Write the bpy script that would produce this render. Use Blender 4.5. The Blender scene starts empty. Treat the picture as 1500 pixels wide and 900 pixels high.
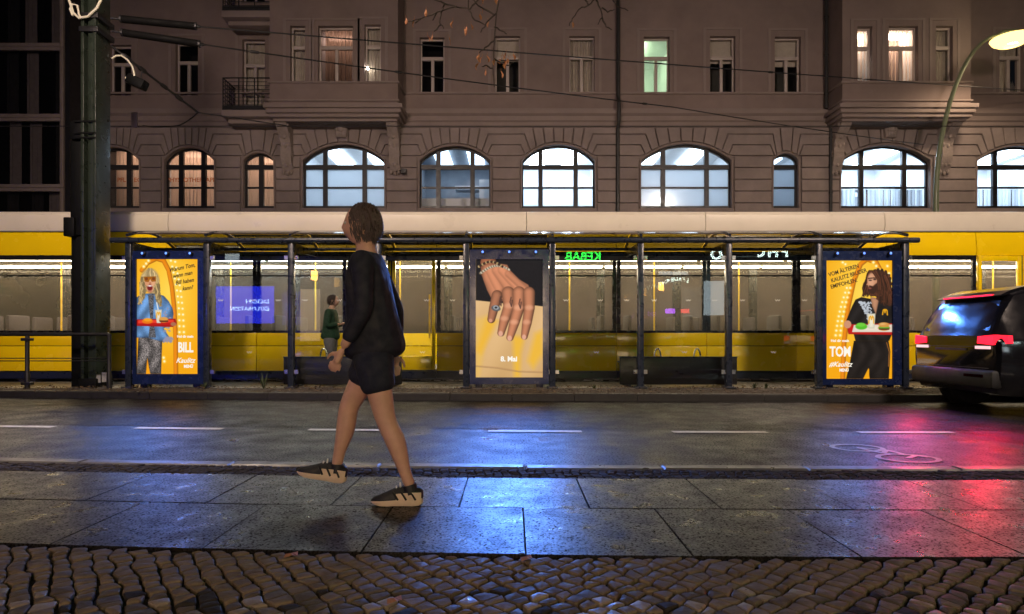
import bpy, bmesh, math, random
import numpy as np
from mathutils import Vector, Matrix
random.seed(7)
R = math.radians
sc = bpy.context.scene
col = sc.collection

# ------------------------------------------------------------------ camera
F = 920.0                       # focal length in photo pixels (1500 wide)
CAMZ, HOR = 1.05, 492.0         # eye height above the road, horizon row
cam = bpy.data.cameras.new('camera')
cam.sensor_width = 36.0
cam.lens = 36.0 * F / 1500.0
cam.shift_y = (HOR - 450.0) / 1500.0
cam.clip_start, cam.clip_end = 0.05, 2000.0
camo = bpy.data.objects.new('camera', cam); col.objects.link(camo)
camo.location = (0, 0, CAMZ); camo.rotation_euler = (R(90), 0, 0)
sc.camera = camo
# ------------------------------------------------------------------ night sky, faint moon, exposure
w = bpy.data.worlds.new('World'); sc.world = w; w.use_nodes = True
wn = w.node_tree; bg = wn.nodes['Background']
sky = wn.nodes.new('ShaderNodeTexSky'); sky.sky_type = 'NISHITA'; sky.sun_disc = False
sky.sun_elevation = R(-4); sky.sun_rotation = R(200)
wn.links.new(sky.outputs[0], bg.inputs[0]); bg.inputs[1].default_value = 0.10
sun = bpy.data.lights.new('moon', 'SUN'); sun.energy = 0.012; sun.angle = R(10); sun.color = (1, .86, .74)
suno = bpy.data.objects.new('moon', sun); col.objects.link(suno); suno.rotation_euler = (R(38), 0, R(25))
sc.view_settings.view_transform = 'Standard'; sc.view_settings.look = 'None'
sc.view_settings.exposure = 0.0; sc.view_settings.gamma = 1.0; sc.view_settings.use_curve_mapping = False
cy = sc.cycles
cy.use_denoising = True
try: cy.denoiser = 'OPENIMAGEDENOISE'
except Exception: pass
cy.max_bounces = 7; cy.diffuse_bounces = 3; cy.glossy_bounces = 4; cy.transmission_bounces = 6
cy.transparent_max_bounces = 24; cy.sample_clamp_indirect = 5.0; cy.sample_clamp_direct = 0
cy.caustics_reflective = False; cy.caustics_refractive = False; cy.blur_glossy = 0.5
cy.use_adaptive_sampling = True; cy.adaptive_threshold = 0.01

def PX(px, Y): return (px - 750.0) * Y / F
def PZ(py, Y): return CAMZ - (py - HOR) * Y / F

# ------------------------------------------------------------------ materials
def srgb(r, g, b):
    f = lambda c: ((c/255.0)/12.92 if c/255.0 <= .04045 else ((c/255.0+.055)/1.055)**2.4)
    return (f(r), f(g), f(b))
M = {}
def pm(name, c, rough=.6, metal=0, var=.18, vs=3.0, bump=.15, bs=60, bd=.004, spec=.5, coat=0, rvar=.12, speck=0, ss=70):
    m = bpy.data.materials.new(name); m.use_nodes = True; n = m.node_tree.nodes; l = m.node_tree.links
    p = n['Principled BSDF']; tc = n.new('ShaderNodeTexCoord')
    n1 = n.new('ShaderNodeTexNoise'); n1.inputs['Scale'].default_value = vs; n1.inputs['Detail'].default_value = 7; n1.inputs['Roughness'].default_value = .65
    l.new(tc.outputs['Object'], n1.inputs['Vector'])
    rp = n.new('ShaderNodeMapRange'); rp.inputs['From Min'].default_value = .25; rp.inputs['From Max'].default_value = .75
    rp.inputs['To Min'].default_value = 1-var; rp.inputs['To Max'].default_value = 1+var
    l.new(n1.outputs['Fac'], rp.inputs['Value'])
    mx = n.new('ShaderNodeVectorMath'); mx.operation = 'SCALE'; mx.inputs[0].default_value = c
    l.new(rp.outputs[0], mx.inputs['Scale']); l.new(mx.outputs[0], p.inputs['Base Color'])
    r2 = n.new('ShaderNodeMapRange'); r2.inputs['From Min'].default_value = .3; r2.inputs['From Max'].default_value = .7
    r2.inputs['To Min'].default_value = max(.02, rough-rvar); r2.inputs['To Max'].default_value = min(1, rough+rvar)
    n3 = n.new('ShaderNodeTexNoise'); n3.inputs['Scale'].default_value = vs*2.3; n3.inputs['Detail'].default_value = 5
    l.new(tc.outputs['Object'], n3.inputs['Vector']); l.new(n3.outputs['Fac'], r2.inputs['Value']); l.new(r2.outputs[0], p.inputs['Roughness'])
    if bump > 0:
        n2 = n.new('ShaderNodeTexNoise'); n2.inputs['Scale'].default_value = bs; n2.inputs['Detail'].default_value = 4
        l.new(tc.outputs['Object'], n2.inputs['Vector'])
        b = n.new('ShaderNodeBump'); b.inputs['Strength'].default_value = bump; b.inputs['Distance'].default_value = bd
        l.new(n2.outputs['Fac'], b.inputs['Height']); l.new(b.outputs[0], p.inputs['Normal'])
    p.inputs['Metallic'].default_value = metal; p.inputs['Specular IOR Level'].default_value = spec
    if speck:                    # wet grains: some stand proud and shine, others lie dull
        n4 = n.new('ShaderNodeTexNoise'); n4.inputs['Scale'].default_value = ss; n4.inputs['Detail'].default_value = 2
        l.new(tc.outputs['Object'], n4.inputs['Vector']); r4 = n.new('ShaderNodeMapRange'); r4.inputs['From Min'].default_value = .36; r4.inputs['From Max'].default_value = .66
        r4.inputs['To Min'].default_value = max(0, spec-speck); r4.inputs['To Max'].default_value = min(1, spec+speck)
        l.new(n4.outputs['Fac'], r4.inputs['Value']); l.new(r4.outputs[0], p.inputs['Specular IOR Level'])
    p.inputs['Coat Weight'].default_value = coat; p.inputs['Coat Roughness'].default_value = .08
    M[name] = m; return m
def emit(name, c, s):
    m = bpy.data.materials.new(name); m.use_nodes = True; n = m.node_tree.nodes
    p = n['Principled BSDF']; p.inputs['Base Color'].default_value = (.02, .02, .02, 1)
    p.inputs['Emission Color'].default_value = (*c, 1); p.inputs['Emission Strength'].default_value = s
    M[name] = m; return m
def glass(name, tint=(1, 1, 1), rough=.01, ior=1.5, body=0.0, bodycol=(.5, .5, .5), trans=0.0):
    m = bpy.data.materials.new(name); m.use_nodes = True; n = m.node_tree.nodes; l = m.node_tree.links
    n.remove(n['Principled BSDF']); out = n['Material Output']
    t = n.new('ShaderNodeBsdfTransparent'); t.inputs[0].default_value = (*tint, 1)
    g = n.new('ShaderNodeBsdfGlossy'); g.inputs['Roughness'].default_value = rough
    fr = n.new('ShaderNodeFresnel'); fr.inputs[0].default_value = ior
    base = t
    if body > 0:
        d = n.new('ShaderNodeBsdfTranslucent') if trans else n.new('ShaderNodeBsdfDiffuse'); d.inputs[0].default_value = (*bodycol, 1)
        mb = n.new('ShaderNodeMixShader'); mb.inputs[0].default_value = body
        l.new(t.outputs[0], mb.inputs[1]); l.new(d.outputs[0], mb.inputs[2]); base = mb
    mx = n.new('ShaderNodeMixShader'); l.new(fr.outputs[0], mx.inputs[0]); l.new(base.outputs[0], mx.inputs[1]); l.new(g.outputs[0], mx.inputs[2])
    l.new(mx.outputs[0], out.inputs['Surface']); M[name] = m; return m

pm('asphalt', (.010, .0095, .010), .40, var=.35, vs=1.2, bump=.6, bs=75, bd=.008, rvar=.13, spec=.20, speck=.20, ss=55)
pm('asphalt_worn', (.011, .010, .010), .42, var=.3, vs=1.2, bump=.5, bs=75, bd=.006, rvar=.12, spec=.08, speck=.08, ss=50)
pm('slab', (.017, .0145, .0125), .34, var=.35, vs=3.2, bump=.4, bs=95, bd=.004, rvar=.10, spec=.20, speck=.2, ss=95)
pm('slab_b', (.021, .018, .0155), .36, var=.35, vs=3.0, bump=.4, bs=95, bd=.004, rvar=.10, spec=.20, speck=.2, ss=95)
pm('kerb', (.085, .08, .074), .38, var=.3, vs=4, bump=.3, bs=90)
pm('kerb_dark', (.012, .011, .010), .6, var=.3, vs=4, bump=.3, bs=90)
pm('dirt', (.012, .009, .006), .95, var=.4, vs=8, bump=.4, bs=50, bd=.01)
pm('cobble', (.165, .122, .086), .62, var=.4, vs=9, bump=.45, bs=75, bd=.005, rvar=.2, spec=.12)
pm('cobble_b', (.11, .084, .062), .58, var=.4, vs=9, bump=.45, bs=75, bd=.005, rvar=.2, spec=.12)
pm('cobble_c', (.25, .195, .15), .45, var=.35, vs=9, bump=.4, bs=75, bd=.005, rvar=.2, spec=.4)
pm('cobble_dull', (.030, .024, .019), .75, var=.5, vs=9, bump=.4, bs=75, bd=.005, spec=.2)
pm('platform_sett', (.055, .044, .034), .7, var=.5, vs=9, bump=.4, bs=60, bd=.006, spec=.2)
pm('gravel', (.06, .05, .04), .7, var=.45, vs=14, bump=.6, bs=40, bd=.02)
pm('paint_white', (.42, .42, .40), .4, var=.35, vs=12, bump=.3, bs=150)
pm('paint_worn', (.26, .26, .25), .4, var=.5, vs=25, bump=.3, bs=150)
pm('plaster', (.188, .142, .128), .85, var=.20, vs=.7, bump=.25, bs=35, bd=.006)
pm('stone', (.225, .184, .172), .85, var=.22, vs=1.3, bump=.3, bs=30, bd=.008)
pm('mould', (.215, .170, .155), .8, var=.1, vs=1.5, bump=.15, bs=40)
pm('ornament', (.26, .215, .195), .8, var=.2, vs=5, bump=.5, bs=22, bd=.02)
pm('frame_white', (.40, .34, .31), .45, var=.08, vs=5, bump=.05)
pm('frame_black', (.012, .012, .014), .4, var=.1, bump=.05)
pm('curtain', (.45, .38, .32), .9, var=.15, vs=6, bump=.2)
pm('blind', (.75, .66, .56), .8, var=.05, vs=6, bump=.1)
pm('room_white', (.75, .77, .80), .8, var=.05, vs=2, bump=.0)
pm('room_dark', (.05, .045, .04), .9, var=.2, vs=2, bump=.0)
pm('room_grey', (.30, .33, .38), .8, var=.2, vs=2, bump=0)
pm('pipe', (.02, .02, .02), .45, var=.2, bump=.1)
pm('iron', (.008, .008, .009), .5, var=.2, bump=.1)
pm('mast_paint', (.020, .028, .020), .34, var=.3, vs=3, bump=.15, bs=45)
pm('mast_dark', (.003, .0035, .0035), .6, spec=.15, var=.3, vs=3, bump=.15)
pm('shelter_paint', (.016, .022, .036), .32, var=.2, vs=4, bump=.06, bs=80, coat=.2)
pm('cabinet_blue', (.008, .016, .060), .22, var=.2, vs=4, bump=.04, bs=90, coat=.3)
pm('insulator', (.003, .003, .003), .75, var=.2, bump=.1, spec=.15)
pm('black_matt', (.006, .006, .007), .5, var=.3, vs=5, bump=.1)
pm('bench_panel', (.014, .013, .014), .38, var=.4, vs=4, bump=.1)
pm('steel', (.5, .5, .5), .3, 1, var=.1, bump=.05)
pm('tram_yellow', (.93, .64, .004), .24, var=.05, vs=1.5, bump=.02, bs=30, coat=.4, rvar=.06)
pm('tram_cream', (.72, .66, .54), .38, var=.07, vs=1.2, bump=.05, bs=20)
pm('tram_navy', (.012, .016, .04), .35, var=.2, bump=.05)
pm('tram_black', (.012, .012, .013), .25, var=.2, bump=.03)
pm('tram_grey', (.16, .16, .16), .55, var=.3, vs=6, bump=.2)
pm('tram_inner', (.62, .57, .5), .6, var=.1, bump=.05)
pm('tram_seat', (.05, .04, .045), .8, var=.5, vs=30, bump=.2)
pm('tram_pole', (.75, .5, .03), .3, var=.1, bump=0)
pm('rubber', (.012, .012, .012), .75, var=.2, bump=.2)
pm('car_paint', (.006, .006, .008), .15, var=.1, bump=.0, coat=.8, rvar=.04)
pm('car_trim', (.012, .012, .012), .5, var=.2, bump=.1)
pm('rim', (.35, .35, .36), .3, .9, var=.1, bump=.05)
pm('plate', (.7, .7, .68), .4, var=.05, bump=.0)
pm('skin', (.52, .30, .21), .5, var=.12, vs=14, bump=.12, bs=90, spec=.4)
pm('jacket', (.004, .005, .014), .8, var=.35, vs=9, bump=.5, bs=14, bd=.02)
pm('shorts', (.006, .008, .02), .85, var=.3, vs=9, bump=.5, bs=16, bd=.02)
pm('hair', (.035, .018, .012), .55, var=.45, vs=25, bump=.7, bs=60, bd=.01)
pm('shoe_black', (.006, .006, .007), .6, var=.3, vs=20, bump=.3, bs=120)
pm('shoe_cream', (.62, .47, .33), .55, var=.1, vs=20, bump=.1)
pm('lace', (.6, .58, .55), .7, bump=.1)
pm('green_cloth', (.004, .032, .013), .8, var=.4, vs=9, bump=.5, bs=14, bd=.02)
pm('dark_cloth', (.012, .012, .014), .8, var=.4, vs=9, bump=.5, bs=14, bd=.02)
pm('grey_cloth', (.10, .10, .11), .8, var=.3, vs=9, bump=.4, bs=16, bd=.02)
pm('lamp_pole', (.16, .19, .11), .4, var=.15, bump=.06)
pm('cable_pale', (.62, .60, .46), .5, var=.1, bump=0)
pm('bark', (.045, .033, .026), .85, var=.4, vs=12, bump=.7, bs=25, bd=.02)
pm('dry_leaf', (.40, .17, .07), .7, var=.4, vs=25, bump=.3)
pm('litter', (.10, .062, .028), .6, var=.55, vs=12, bump=.3)
pm('weed', (.035, .05, .016), .6, var=.5, vs=12, bump=.2)
pm('shop_wall', (.10, .085, .07), .85, var=.2, vs=1, bump=.2)
pm('glass_building', (.014, .011, .011), .3, var=.3, vs=.6, bump=0)
pm('alu', (.22, .18, .165), .45, .2, var=.15, bump=.05)
pm('etch', (.6, .6, .58), .7, bump=0)
pm('orange_film', (.55, .16, .04), .6, bump=0)
glass('pane', (.93, .95, .95))
glass('pane_dark', (.42, .42, .45), ior=1.55)
glass('shelter_glass', (.86, .90, .88), ior=1.62)
glass('tram_glass', (.86, .84, .80), ior=1.22, body=.07, bodycol=(.85, .74, .56), trans=1)
glass('car_glass', (.05, .05, .055), ior=1.5)
glass('roof_acrylic', (.40, .42, .45), rough=.12, body=.45, bodycol=(.10, .11, .13))
glass('frosted', (.9, .94, 1), rough=.2, body=.93, bodycol=(.60, .64, .68), trans=1)
glass('net_warm', (.9, .85, .8), rough=.5, ior=1.1, body=.92, bodycol=(.80, .66, .54), trans=1)
glass('lens_red', (.6, .01, .015), ior=1.5)

# ------------------------------------------------------------------ mesh helpers
class MB:
    def __init__(s): s.v = []; s.f = []
    def poly(s, pts):
        b = len(s.v); s.v += [tuple(p) for p in pts]; s.f.append(tuple(range(b, b+len(pts)))); return s
    def box(s, x0, x1, y0, y1, z0, z1):
        b = len(s.v)
        s.v += [(x0,y0,z0),(x1,y0,z0),(x1,y1,z0),(x0,y1,z0),(x0,y0,z1),(x1,y0,z1),(x1,y1,z1),(x0,y1,z1)]
        s.f += [tuple(b+i for i in q) for q in ((0,3,2,1),(4,5,6,7),(0,1,5,4),(1,2,6,5),(2,3,7,6),(3,0,4,7))]; return s
    def path(s, pts, r, n=8, cap=True, sq=None):
        pts = [Vector(p) for p in pts]; rr = r if isinstance(r, (list, tuple)) else [r]*len(pts)
        b = len(s.v); up = None
        for i, p in enumerate(pts):
            t = (pts[min(i+1, len(pts)-1)] - pts[max(i-1, 0)]).normalized()
            if up is None:
                up = Vector((0,0,1)) if abs(t.z) < .9 else Vector((0,1,0))
            a = t.cross(up).normalized(); up = a.cross(t).normalized()
            for k in range(n):
                an = 2*math.pi*k/n + (math.pi/4 if n == 4 else 0)
                s.v.append(tuple(p + a*math.cos(an)*rr[i] + up*math.sin(an)*rr[i]))
        for i in range(len(pts)-1):
            for k in range(n):
                k2 = (k+1) % n
                s.f.append((b+i*n+k, b+i*n+k2, b+(i+1)*n+k2, b+(i+1)*n+k))
        if cap:
            s.f.append(tuple(b+k for k in range(n))[::-1]); e = b+(len(pts)-1)*n; s.f.append(tuple(e+k for k in range(n)))
        return s
    def lathe(s, prof, c=(0,0,0), axis='z', n=20):
        b = len(s.v); c = Vector(c)
        for (r, h) in prof:
            for k in range(n):
                a = 2*math.pi*k/n; u, v_ = r*math.cos(a), r*math.sin(a)
                d = {'z': (u, v_, h), 'y': (u, h, v_), 'x': (h, u, v_)}[axis]
                s.v.append(tuple(c + Vector(d)))
        for i in range(len(prof)-1):
            for k in range(n):
                k2 = (k+1) % n; s.f.append((b+i*n+k, b+i*n+k2, b+(i+1)*n+k2, b+(i+1)*n+k))
        s.f.append(tuple(b+k for k in range(n))[::-1]); e = b+(len(prof)-1)*n; s.f.append(tuple(e+k for k in range(n))); return s
    def ball(s, c, r, n=12, m=8):
        rx, ry, rz = (r, r, r) if not isinstance(r, (tuple, list)) else r
        b = len(s.v); c = Vector(c)
        s.v.append(tuple(c + Vector((0,0,-rz))))
        for i in range(1, m):
            ph = -math.pi/2 + math.pi*i/m
            for k in range(n):
                a = 2*math.pi*k/n; s.v.append(tuple(c + Vector((rx*math.cos(ph)*math.cos(a), ry*math.cos(ph)*math.sin(a), rz*math.sin(ph)))))
        s.v.append(tuple(c + Vector((0,0,rz)))); t = len(s.v)-1
        for k in range(n):
            k2 = (k+1) % n; s.f.append((b, b+1+k2, b+1+k)); s.f.append((t, b+1+(m-2)*n+k, b+1+(m-2)*n+k2))
            for i in range(m-2): s.f.append((b+1+i*n+k, b+1+i*n+k2, b+1+(i+1)*n+k2, b+1+(i+1)*n+k))
        return s
    def prism(s, poly, a0, a1, plane='xz', cham=0):
        # poly: list of 2D points; plane xz -> extruded along y from a0 (front) to a1 (back)
        def P(p, a): return {'xz': (p[0], a, p[1]), 'yz': (a, p[0], p[1]), 'xy': (p[0], p[1], a)}[plane]
        rings = []
        if cham:
            sg = 1 if a1 > a0 else -1
            rings = [(offset(poly, cham), a0), (poly, a0+sg*cham), (poly, a1)]
        else: rings = [(poly, a0), (poly, a1)]
        b = len(s.v); n = len(poly)
        for pl, a in rings: s.v += [P(p, a) for p in pl]
        for i in range(len(rings)-1):
            for k in range(n):
                k2 = (k+1) % n; s.f.append((b+i*n+k, b+i*n+k2, b+(i+1)*n+k2, b+(i+1)*n+k))
        s.f.append(tuple(b+k for k in range(n))); e = b+(len(rings)-1)*n; s.f.append(tuple(e+k for k in range(n))[::-1]); return s
    def mesh(s, name, bevel=0, smooth=False, ang=35):
        me = bpy.data.meshes.new(name); me.from_pydata(s.v, [], s.f)
        bm = bmesh.new(); bm.from_mesh(me)
        bmesh.ops.recalc_face_normals(bm, faces=bm.faces)
        if bevel:
            ed = [e for e in bm.edges if len(e.link_faces) == 2 and e.calc_face_angle(0) > .5]
            bmesh.ops.bevel(bm, geom=ed, offset=bevel, segments=2, affect='EDGES', profile=.5, clamp_overlap=True)
        bm.to_mesh(me); bm.free()
        if smooth or bevel:
            for p in me.polygons: p.use_smooth = True
            me.set_sharp_from_angle(angle=R(ang))
        return me
def offset(poly, d):
    n = len(poly); ar = sum(poly[i][0]*poly[(i+1)%n][1]-poly[(i+1)%n][0]*poly[i][1] for i in range(n))
    sg = 1 if ar > 0 else -1; out = []
    for i in range(n):
        p0, p1, p2 = Vector(poly[i-1]), Vector(poly[i]), Vector(poly[(i+1)%n])
        e1 = (p1-p0); e2 = (p2-p1)
        if e1.length < 1e-6 or e2.length < 1e-6: out.append(tuple(p1)); continue
        e1.normalize(); e2.normalize()
        n1 = Vector((-e1.y, e1.x))*sg; n2 = Vector((-e2.y, e2.x))*sg
        m = n1+n2
        if m.length < 1e-4: out.append(tuple(p1+n1*d)); continue
        m.normalize(); k = d/max(.35, m.dot(n1)); out.append(tuple(p1+m*k))
    return out
def tag(o, label=None, cat=None, group=None, kind=None):
    if label: o['label'] = label
    if cat: o['category'] = cat
    if group: o['group'] = group
    if kind: o['kind'] = kind
    return o
def link(name, me, mat, parent=None):
    o = bpy.data.objects.new(name, me); col.objects.link(o)
    if mat is not None and len(me.materials) == 0: me.materials.append(M[mat] if isinstance(mat, str) else mat)
    if parent is not None:
        o.parent = parent
        if parent.type == 'EMPTY': o.matrix_parent_inverse = Matrix.Translation(-parent.location)
    return o
def ob(name, mb, mat, parent=None, bevel=0, smooth=False, kind=None, label=None, ang=35):
    o = link(name, mb.mesh(name, bevel, smooth, ang), mat, parent)
    if kind: o['kind'] = kind
    if label: o['label'] = label
    return o
def empty(name, loc, label, cat, group=None):
    o = bpy.data.objects.new(name, None); col.objects.link(o); o.location = loc; o.empty_display_size = .2
    return tag(o, label, cat, group)
def box(name, mat, parent, x0, x1, y0, y1, z0, z1, bevel=0, **k): return ob(name, MB().box(x0, x1, y0, y1, z0, z1), mat, parent, bevel, **k)
def copy_tree(o, parent=None):
    c = o.copy(); col.objects.link(c); c.parent = parent
    for ch in o.children: copy_tree(ch, c)
    return c
def text(name, s, size, loc, mat, parent, face=-1, ax='CENTER', shear=0, ext=.002, roll=0, sx=1.0, bold=0, outline=0, space=1.0):
    cu = bpy.data.curves.new(name, 'FONT'); cu.body = s; cu.size = size; cu.align_x = ax; cu.align_y = 'CENTER'
    cu.shear = shear; cu.extrude = ext; cu.offset = bold; cu.resolution_u = 3; cu.space_character = space
    if outline: cu.fill_mode = 'NONE'; cu.extrude = 0; cu.bevel_depth = outline; cu.bevel_resolution = 1
    t = bpy.data.objects.new(name, cu); col.objects.link(t)
    dg = bpy.context.evaluated_depsgraph_get(); dg.update()
    me = bpy.data.meshes.new_from_object(t.evaluated_get(dg)); bpy.data.objects.remove(t); bpy.data.curves.remove(cu)
    me.name = name
    mt = Matrix.Translation(loc) @ Matrix.Rotation(R(180) if face > 0 else 0, 4, 'Z') @ Matrix.Rotation(R(90), 4, 'X') @ Matrix.Rotation(R(roll), 4, 'Z') @ Matrix.Diagonal((sx, 1, 1, 1))
    me.transform(mt); me.materials.clear()
    return link(name, me, mat, parent)

# ------------------------------------------------------------------ the ground
def Yc(x, d):                    # the street bends very slightly
    q = max(-1.3, min(1.3, x/d)); return d*(1-.0387*q+.028*q*q)
def band(mb, d0, d1, z, x0=-45, x1=45, n=90, dn=1):
    for i in range(n):
        xa, xb = x0+(x1-x0)*i/n, x0+(x1-x0)*(i+1)/n
        mb.poly([(xa, Yc(xa, d0), z), (xb, Yc(xb, d0), z), (xb, Yc(xb, d1), z), (xa, Yc(xa, d1), z)])
    return mb
g = MB(); g.poly([(-600,-600,-.06),(600,-600,-.06),(600,900,-.06),(-600,900,-.06)])
ob('ground', g, 'asphalt', kind='structure')
road = ob('road', band(MB(), 4.5, 10.2, 0.0), 'asphalt', kind='structure')
lane = ob('wheel_worn_lane', band(MB(), 7.05, 10.06, .004), 'asphalt_worn', road)
for i in range(-6, 8):           # dashed cycle-lane line, 1 m dashes
    x0 = PX(715, 6.85) + i*2.0; d = MB()
    for a, b in ((0, .5), (.5, 1.02)):
        d.poly([(x0+a, Yc(x0+a, 6.81), .008), (x0+b, Yc(x0+b, 6.81), .008), (x0+b, Yc(x0+b, 6.93), .008), (x0+a, Yc(x0+a, 6.93), .008)])
    ob('lane_dash', d, 'paint_white', road)
bs = MB()                        # worn bicycle symbol painted in the cycle lane
def ring(mb, cx, cyy, rx, ry, t, z=.006, n=28):
    for k in range(n):
        a, b = 2*math.pi*k/n, 2*math.pi*(k+1)/n
        mb.poly([(cx+(rx-t)*math.cos(a), cyy+(ry-t)*math.sin(a), z), (cx+rx*math.cos(a), cyy+ry*math.sin(a), z), (cx+rx*math.cos(b), cyy+ry*math.sin(b), z), (cx+(rx-t)*math.cos(b), cyy+(ry-t)*math.sin(b), z)])
def stroke(mb, a, b, t, z=.006):
    a, b = Vector(a), Vector(b); d = (b-a).normalized(); nn = Vector((-d.y, d.x))*t/2
    mb.poly([(*(a+nn), z), (*(a-nn), z), (*(b-nn), z), (*(b+nn), z)])
ring(bs, 3.22, 5.86, .24, .20, .045); ring(bs, 3.38, 5.36, .26, .20, .045)
for a, b in (((3.22,5.86),(3.42,5.74)),((3.42,5.74),(3.30,5.58)),((3.30,5.58),(3.22,5.86)),((3.42,5.74),(3.46,5.50)),((3.46,5.50),(3.30,5.58)),((3.38,5.36),(3.52,5.48)),((3.52,5.48),(3.58,5.40))):
    stroke(bs, a, b, .045, .0065+.0004*random.random())
ob('bicycle_symbol', bs, 'paint_worn', road)

side = ob('sidewalk', band(MB(), .2, 4.64, .078), 'dirt', kind='structure')
ob('sidewalk_bed', MB().box(-45, 45, -4.5, .15, -.05, .085), 'cobble_b', side)
# kerb stones
x = -14.0; k = 0
while x < 14:
    L = 1.1+random.uniform(-.12, .12); a, b = x+.004, x+L-.004; z1 = .1+random.uniform(-.004, .004)
    m = MB(); pa = [(a, Yc(a, 4.53)), (b, Yc(b, 4.53)), (b, Yc(b, 4.66)), (a, Yc(a, 4.66))]
    m.prism(pa, z1, -.1, 'xy', cham=.012); ob('kerb_stone', m, 'kerb', side); x += L
# slabs
def slabrow(d0, d1, xs, ofs):
    for i in range(len(xs)-1):
        a, b = xs[i]+.0045, xs[i+1]-.0045
        pa = [(a, Yc(a, d0+.0045)), (b, Yc(b, d0+.0045)), (b, Yc(b, d1-.0045)), (a, Yc(a, d1-.0045))]
        z1 = .1+random.uniform(-.0015, .0015)
        m = MB(); m.prism(pa, z1, .03, 'xy')
        tx, ty = random.uniform(-.002, .002), random.uniform(-.002, .002)
        m.v = [(p[0], p[1], p[2]+(p[0]-(a+b)/2)*tx+(p[1]-(d0+d1)/2)*ty) for p in m.v]
        ob('paving_slab', m, random.choice(['slab', 'slab', 'slab_b']), side)
slabrow(3.475, 4.20, [-.295+.722*i for i in range(-8, 9)], 0)
slabrow(2.73, 3.47, [.06+.722*i for i in range(-8, 9)], 1)
# cobbles
def stone(q, z, tilt, ch=.0045, drop=.045):
    c = Vector((sum(p[0] for p in q)/4, sum(p[1] for p in q)/4))
    ins = offset(q, .0025+random.random()**2*.0085); oc = []
    for i in range(4):
        p, pp, pn = Vector(ins[i]), Vector(ins[i-1]), Vector(ins[(i+1)%4])
        oc += [tuple(p+(pp-p)*random.uniform(.05, .17)), tuple(p+(pn-p)*random.uniform(.05, .17))]
    top = offset(oc, ch); m = MB(); n = 8
    def zz(p): return z+(p[0]-c.x)*tilt[0]+(p[1]-c.y)*tilt[1]
    m.v = [(p[0], p[1], zz(p)) for p in top] + [(p[0], p[1], zz(p)-ch*.9) for p in oc] + [(p[0], p[1], z-drop) for p in oc] + [(c.x, c.y, z+.003)]
    for k in range(n):
        k2 = (k+1) % n; m.f += [(24, k, k2), (k, n+k, n+k2, k2), (n+k, 2*n+k, 2*n+k2, n+k2)]
    return m
def cobbles(x0, x1, d0, d1, sx, sy, zt, arc=.028, jit=.016, wob=2.6):
    nx, ny = int((x1-x0)/sx), max(1, int(round((d1-d0)/sy)))
    grid = {}
    for j in range(ny+1):
        sh = random.uniform(-.5, .5)*sx
        for i in range(nx+1):
            xx = x0+i*sx; edge = j in (0, ny)
            dd = d0+(d1-d0)*j/ny
            yy = Yc(xx, dd)+(0 if edge else arc*math.sin(xx*wob+.6)+random.uniform(-jit, jit))
            grid[i, j] = (xx+random.uniform(-jit, jit)+.22*sx*math.sin(j*1.1+xx*1.7), yy)
    for j in range(ny):
        for i in range(nx):
            q = [grid[i, j], grid[i+1, j], grid[i+1, j+1], grid[i, j+1]]
            yield stone(q, zt+random.uniform(-.004, .004), (random.gauss(0, .04), random.gauss(0, .04)))
def join(dst, m):
    b = len(dst.v); dst.v += m.v; dst.f += [tuple(b+i for i in f) for f in m.f]
def diagonal_cobbles(x0, x1, y0, y1, s, zt):
    th = R(40); ca, sa = math.cos(th), math.sin(th); gr = {}
    def P(i, j):
        if (i, j) not in gr:
            u, v_ = i*s*1.06, j*s*.98; xx, yy = u*ca-v_*sa, u*sa+v_*ca+1.8
            gr[i, j] = (xx+.035*math.sin(yy*3.1+xx*1.3)+random.uniform(-.0165, .0165), yy+.04*math.sin(xx*2.1)+random.uniform(-.0155, .0155))
        return gr[i, j]
    for i in range(-80, 80):
        for j in range(-80, 80):
            q = [P(i, j), P(i+1, j), P(i+1, j+1), P(i, j+1)]; cx_, cy_ = sum(p[0] for p in q)/4, sum(p[1] for p in q)/4; lim = Yc(cx_, 2.724)
            if not (x0 < cx_ < x1 and y0 < cy_ < lim-.012): continue
            q = [(p[0], min(p[1], lim-.001*k)) for k, p in enumerate(q)]
            yield stone(q, zt+random.uniform(-.004, .003), (random.gauss(0, .035), random.gauss(0, .035)))
allc = list(diagonal_cobbles(-4.2, 4.2, 1.0, 2.722, .064, .099))
key = lambda m: (sum(v[0] for v in m.v)/25, sum(v[1] for v in m.v)/25)
seen = sorted([m for m in allc if key(m)[1] > 2.02 and abs(key(m)[0]) < .83*key(m)[1]+.06], key=lambda m: key(m)[1])
near = set(id(m) for m in seen[:298])
rest = MB()
for m in allc:
    if id(m) in near: ob('cobblestone', m, random.choice(['cobble', 'cobble', 'cobble_b', 'cobble_b', 'cobble_b', 'cobble', 'cobble_c', 'cobble_dull']), side)
    else: join(rest, m)
ob('cobblestone_field', rest, 'cobble', side, kind='stuff')
strip = MB()
for m in cobbles(-9, 9, 4.215, 4.52, .062, .055, .094, arc=0, jit=.009): join(strip, m)
ob('cobblestone_strip', strip, 'cobble_dull', side, kind='stuff')

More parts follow.
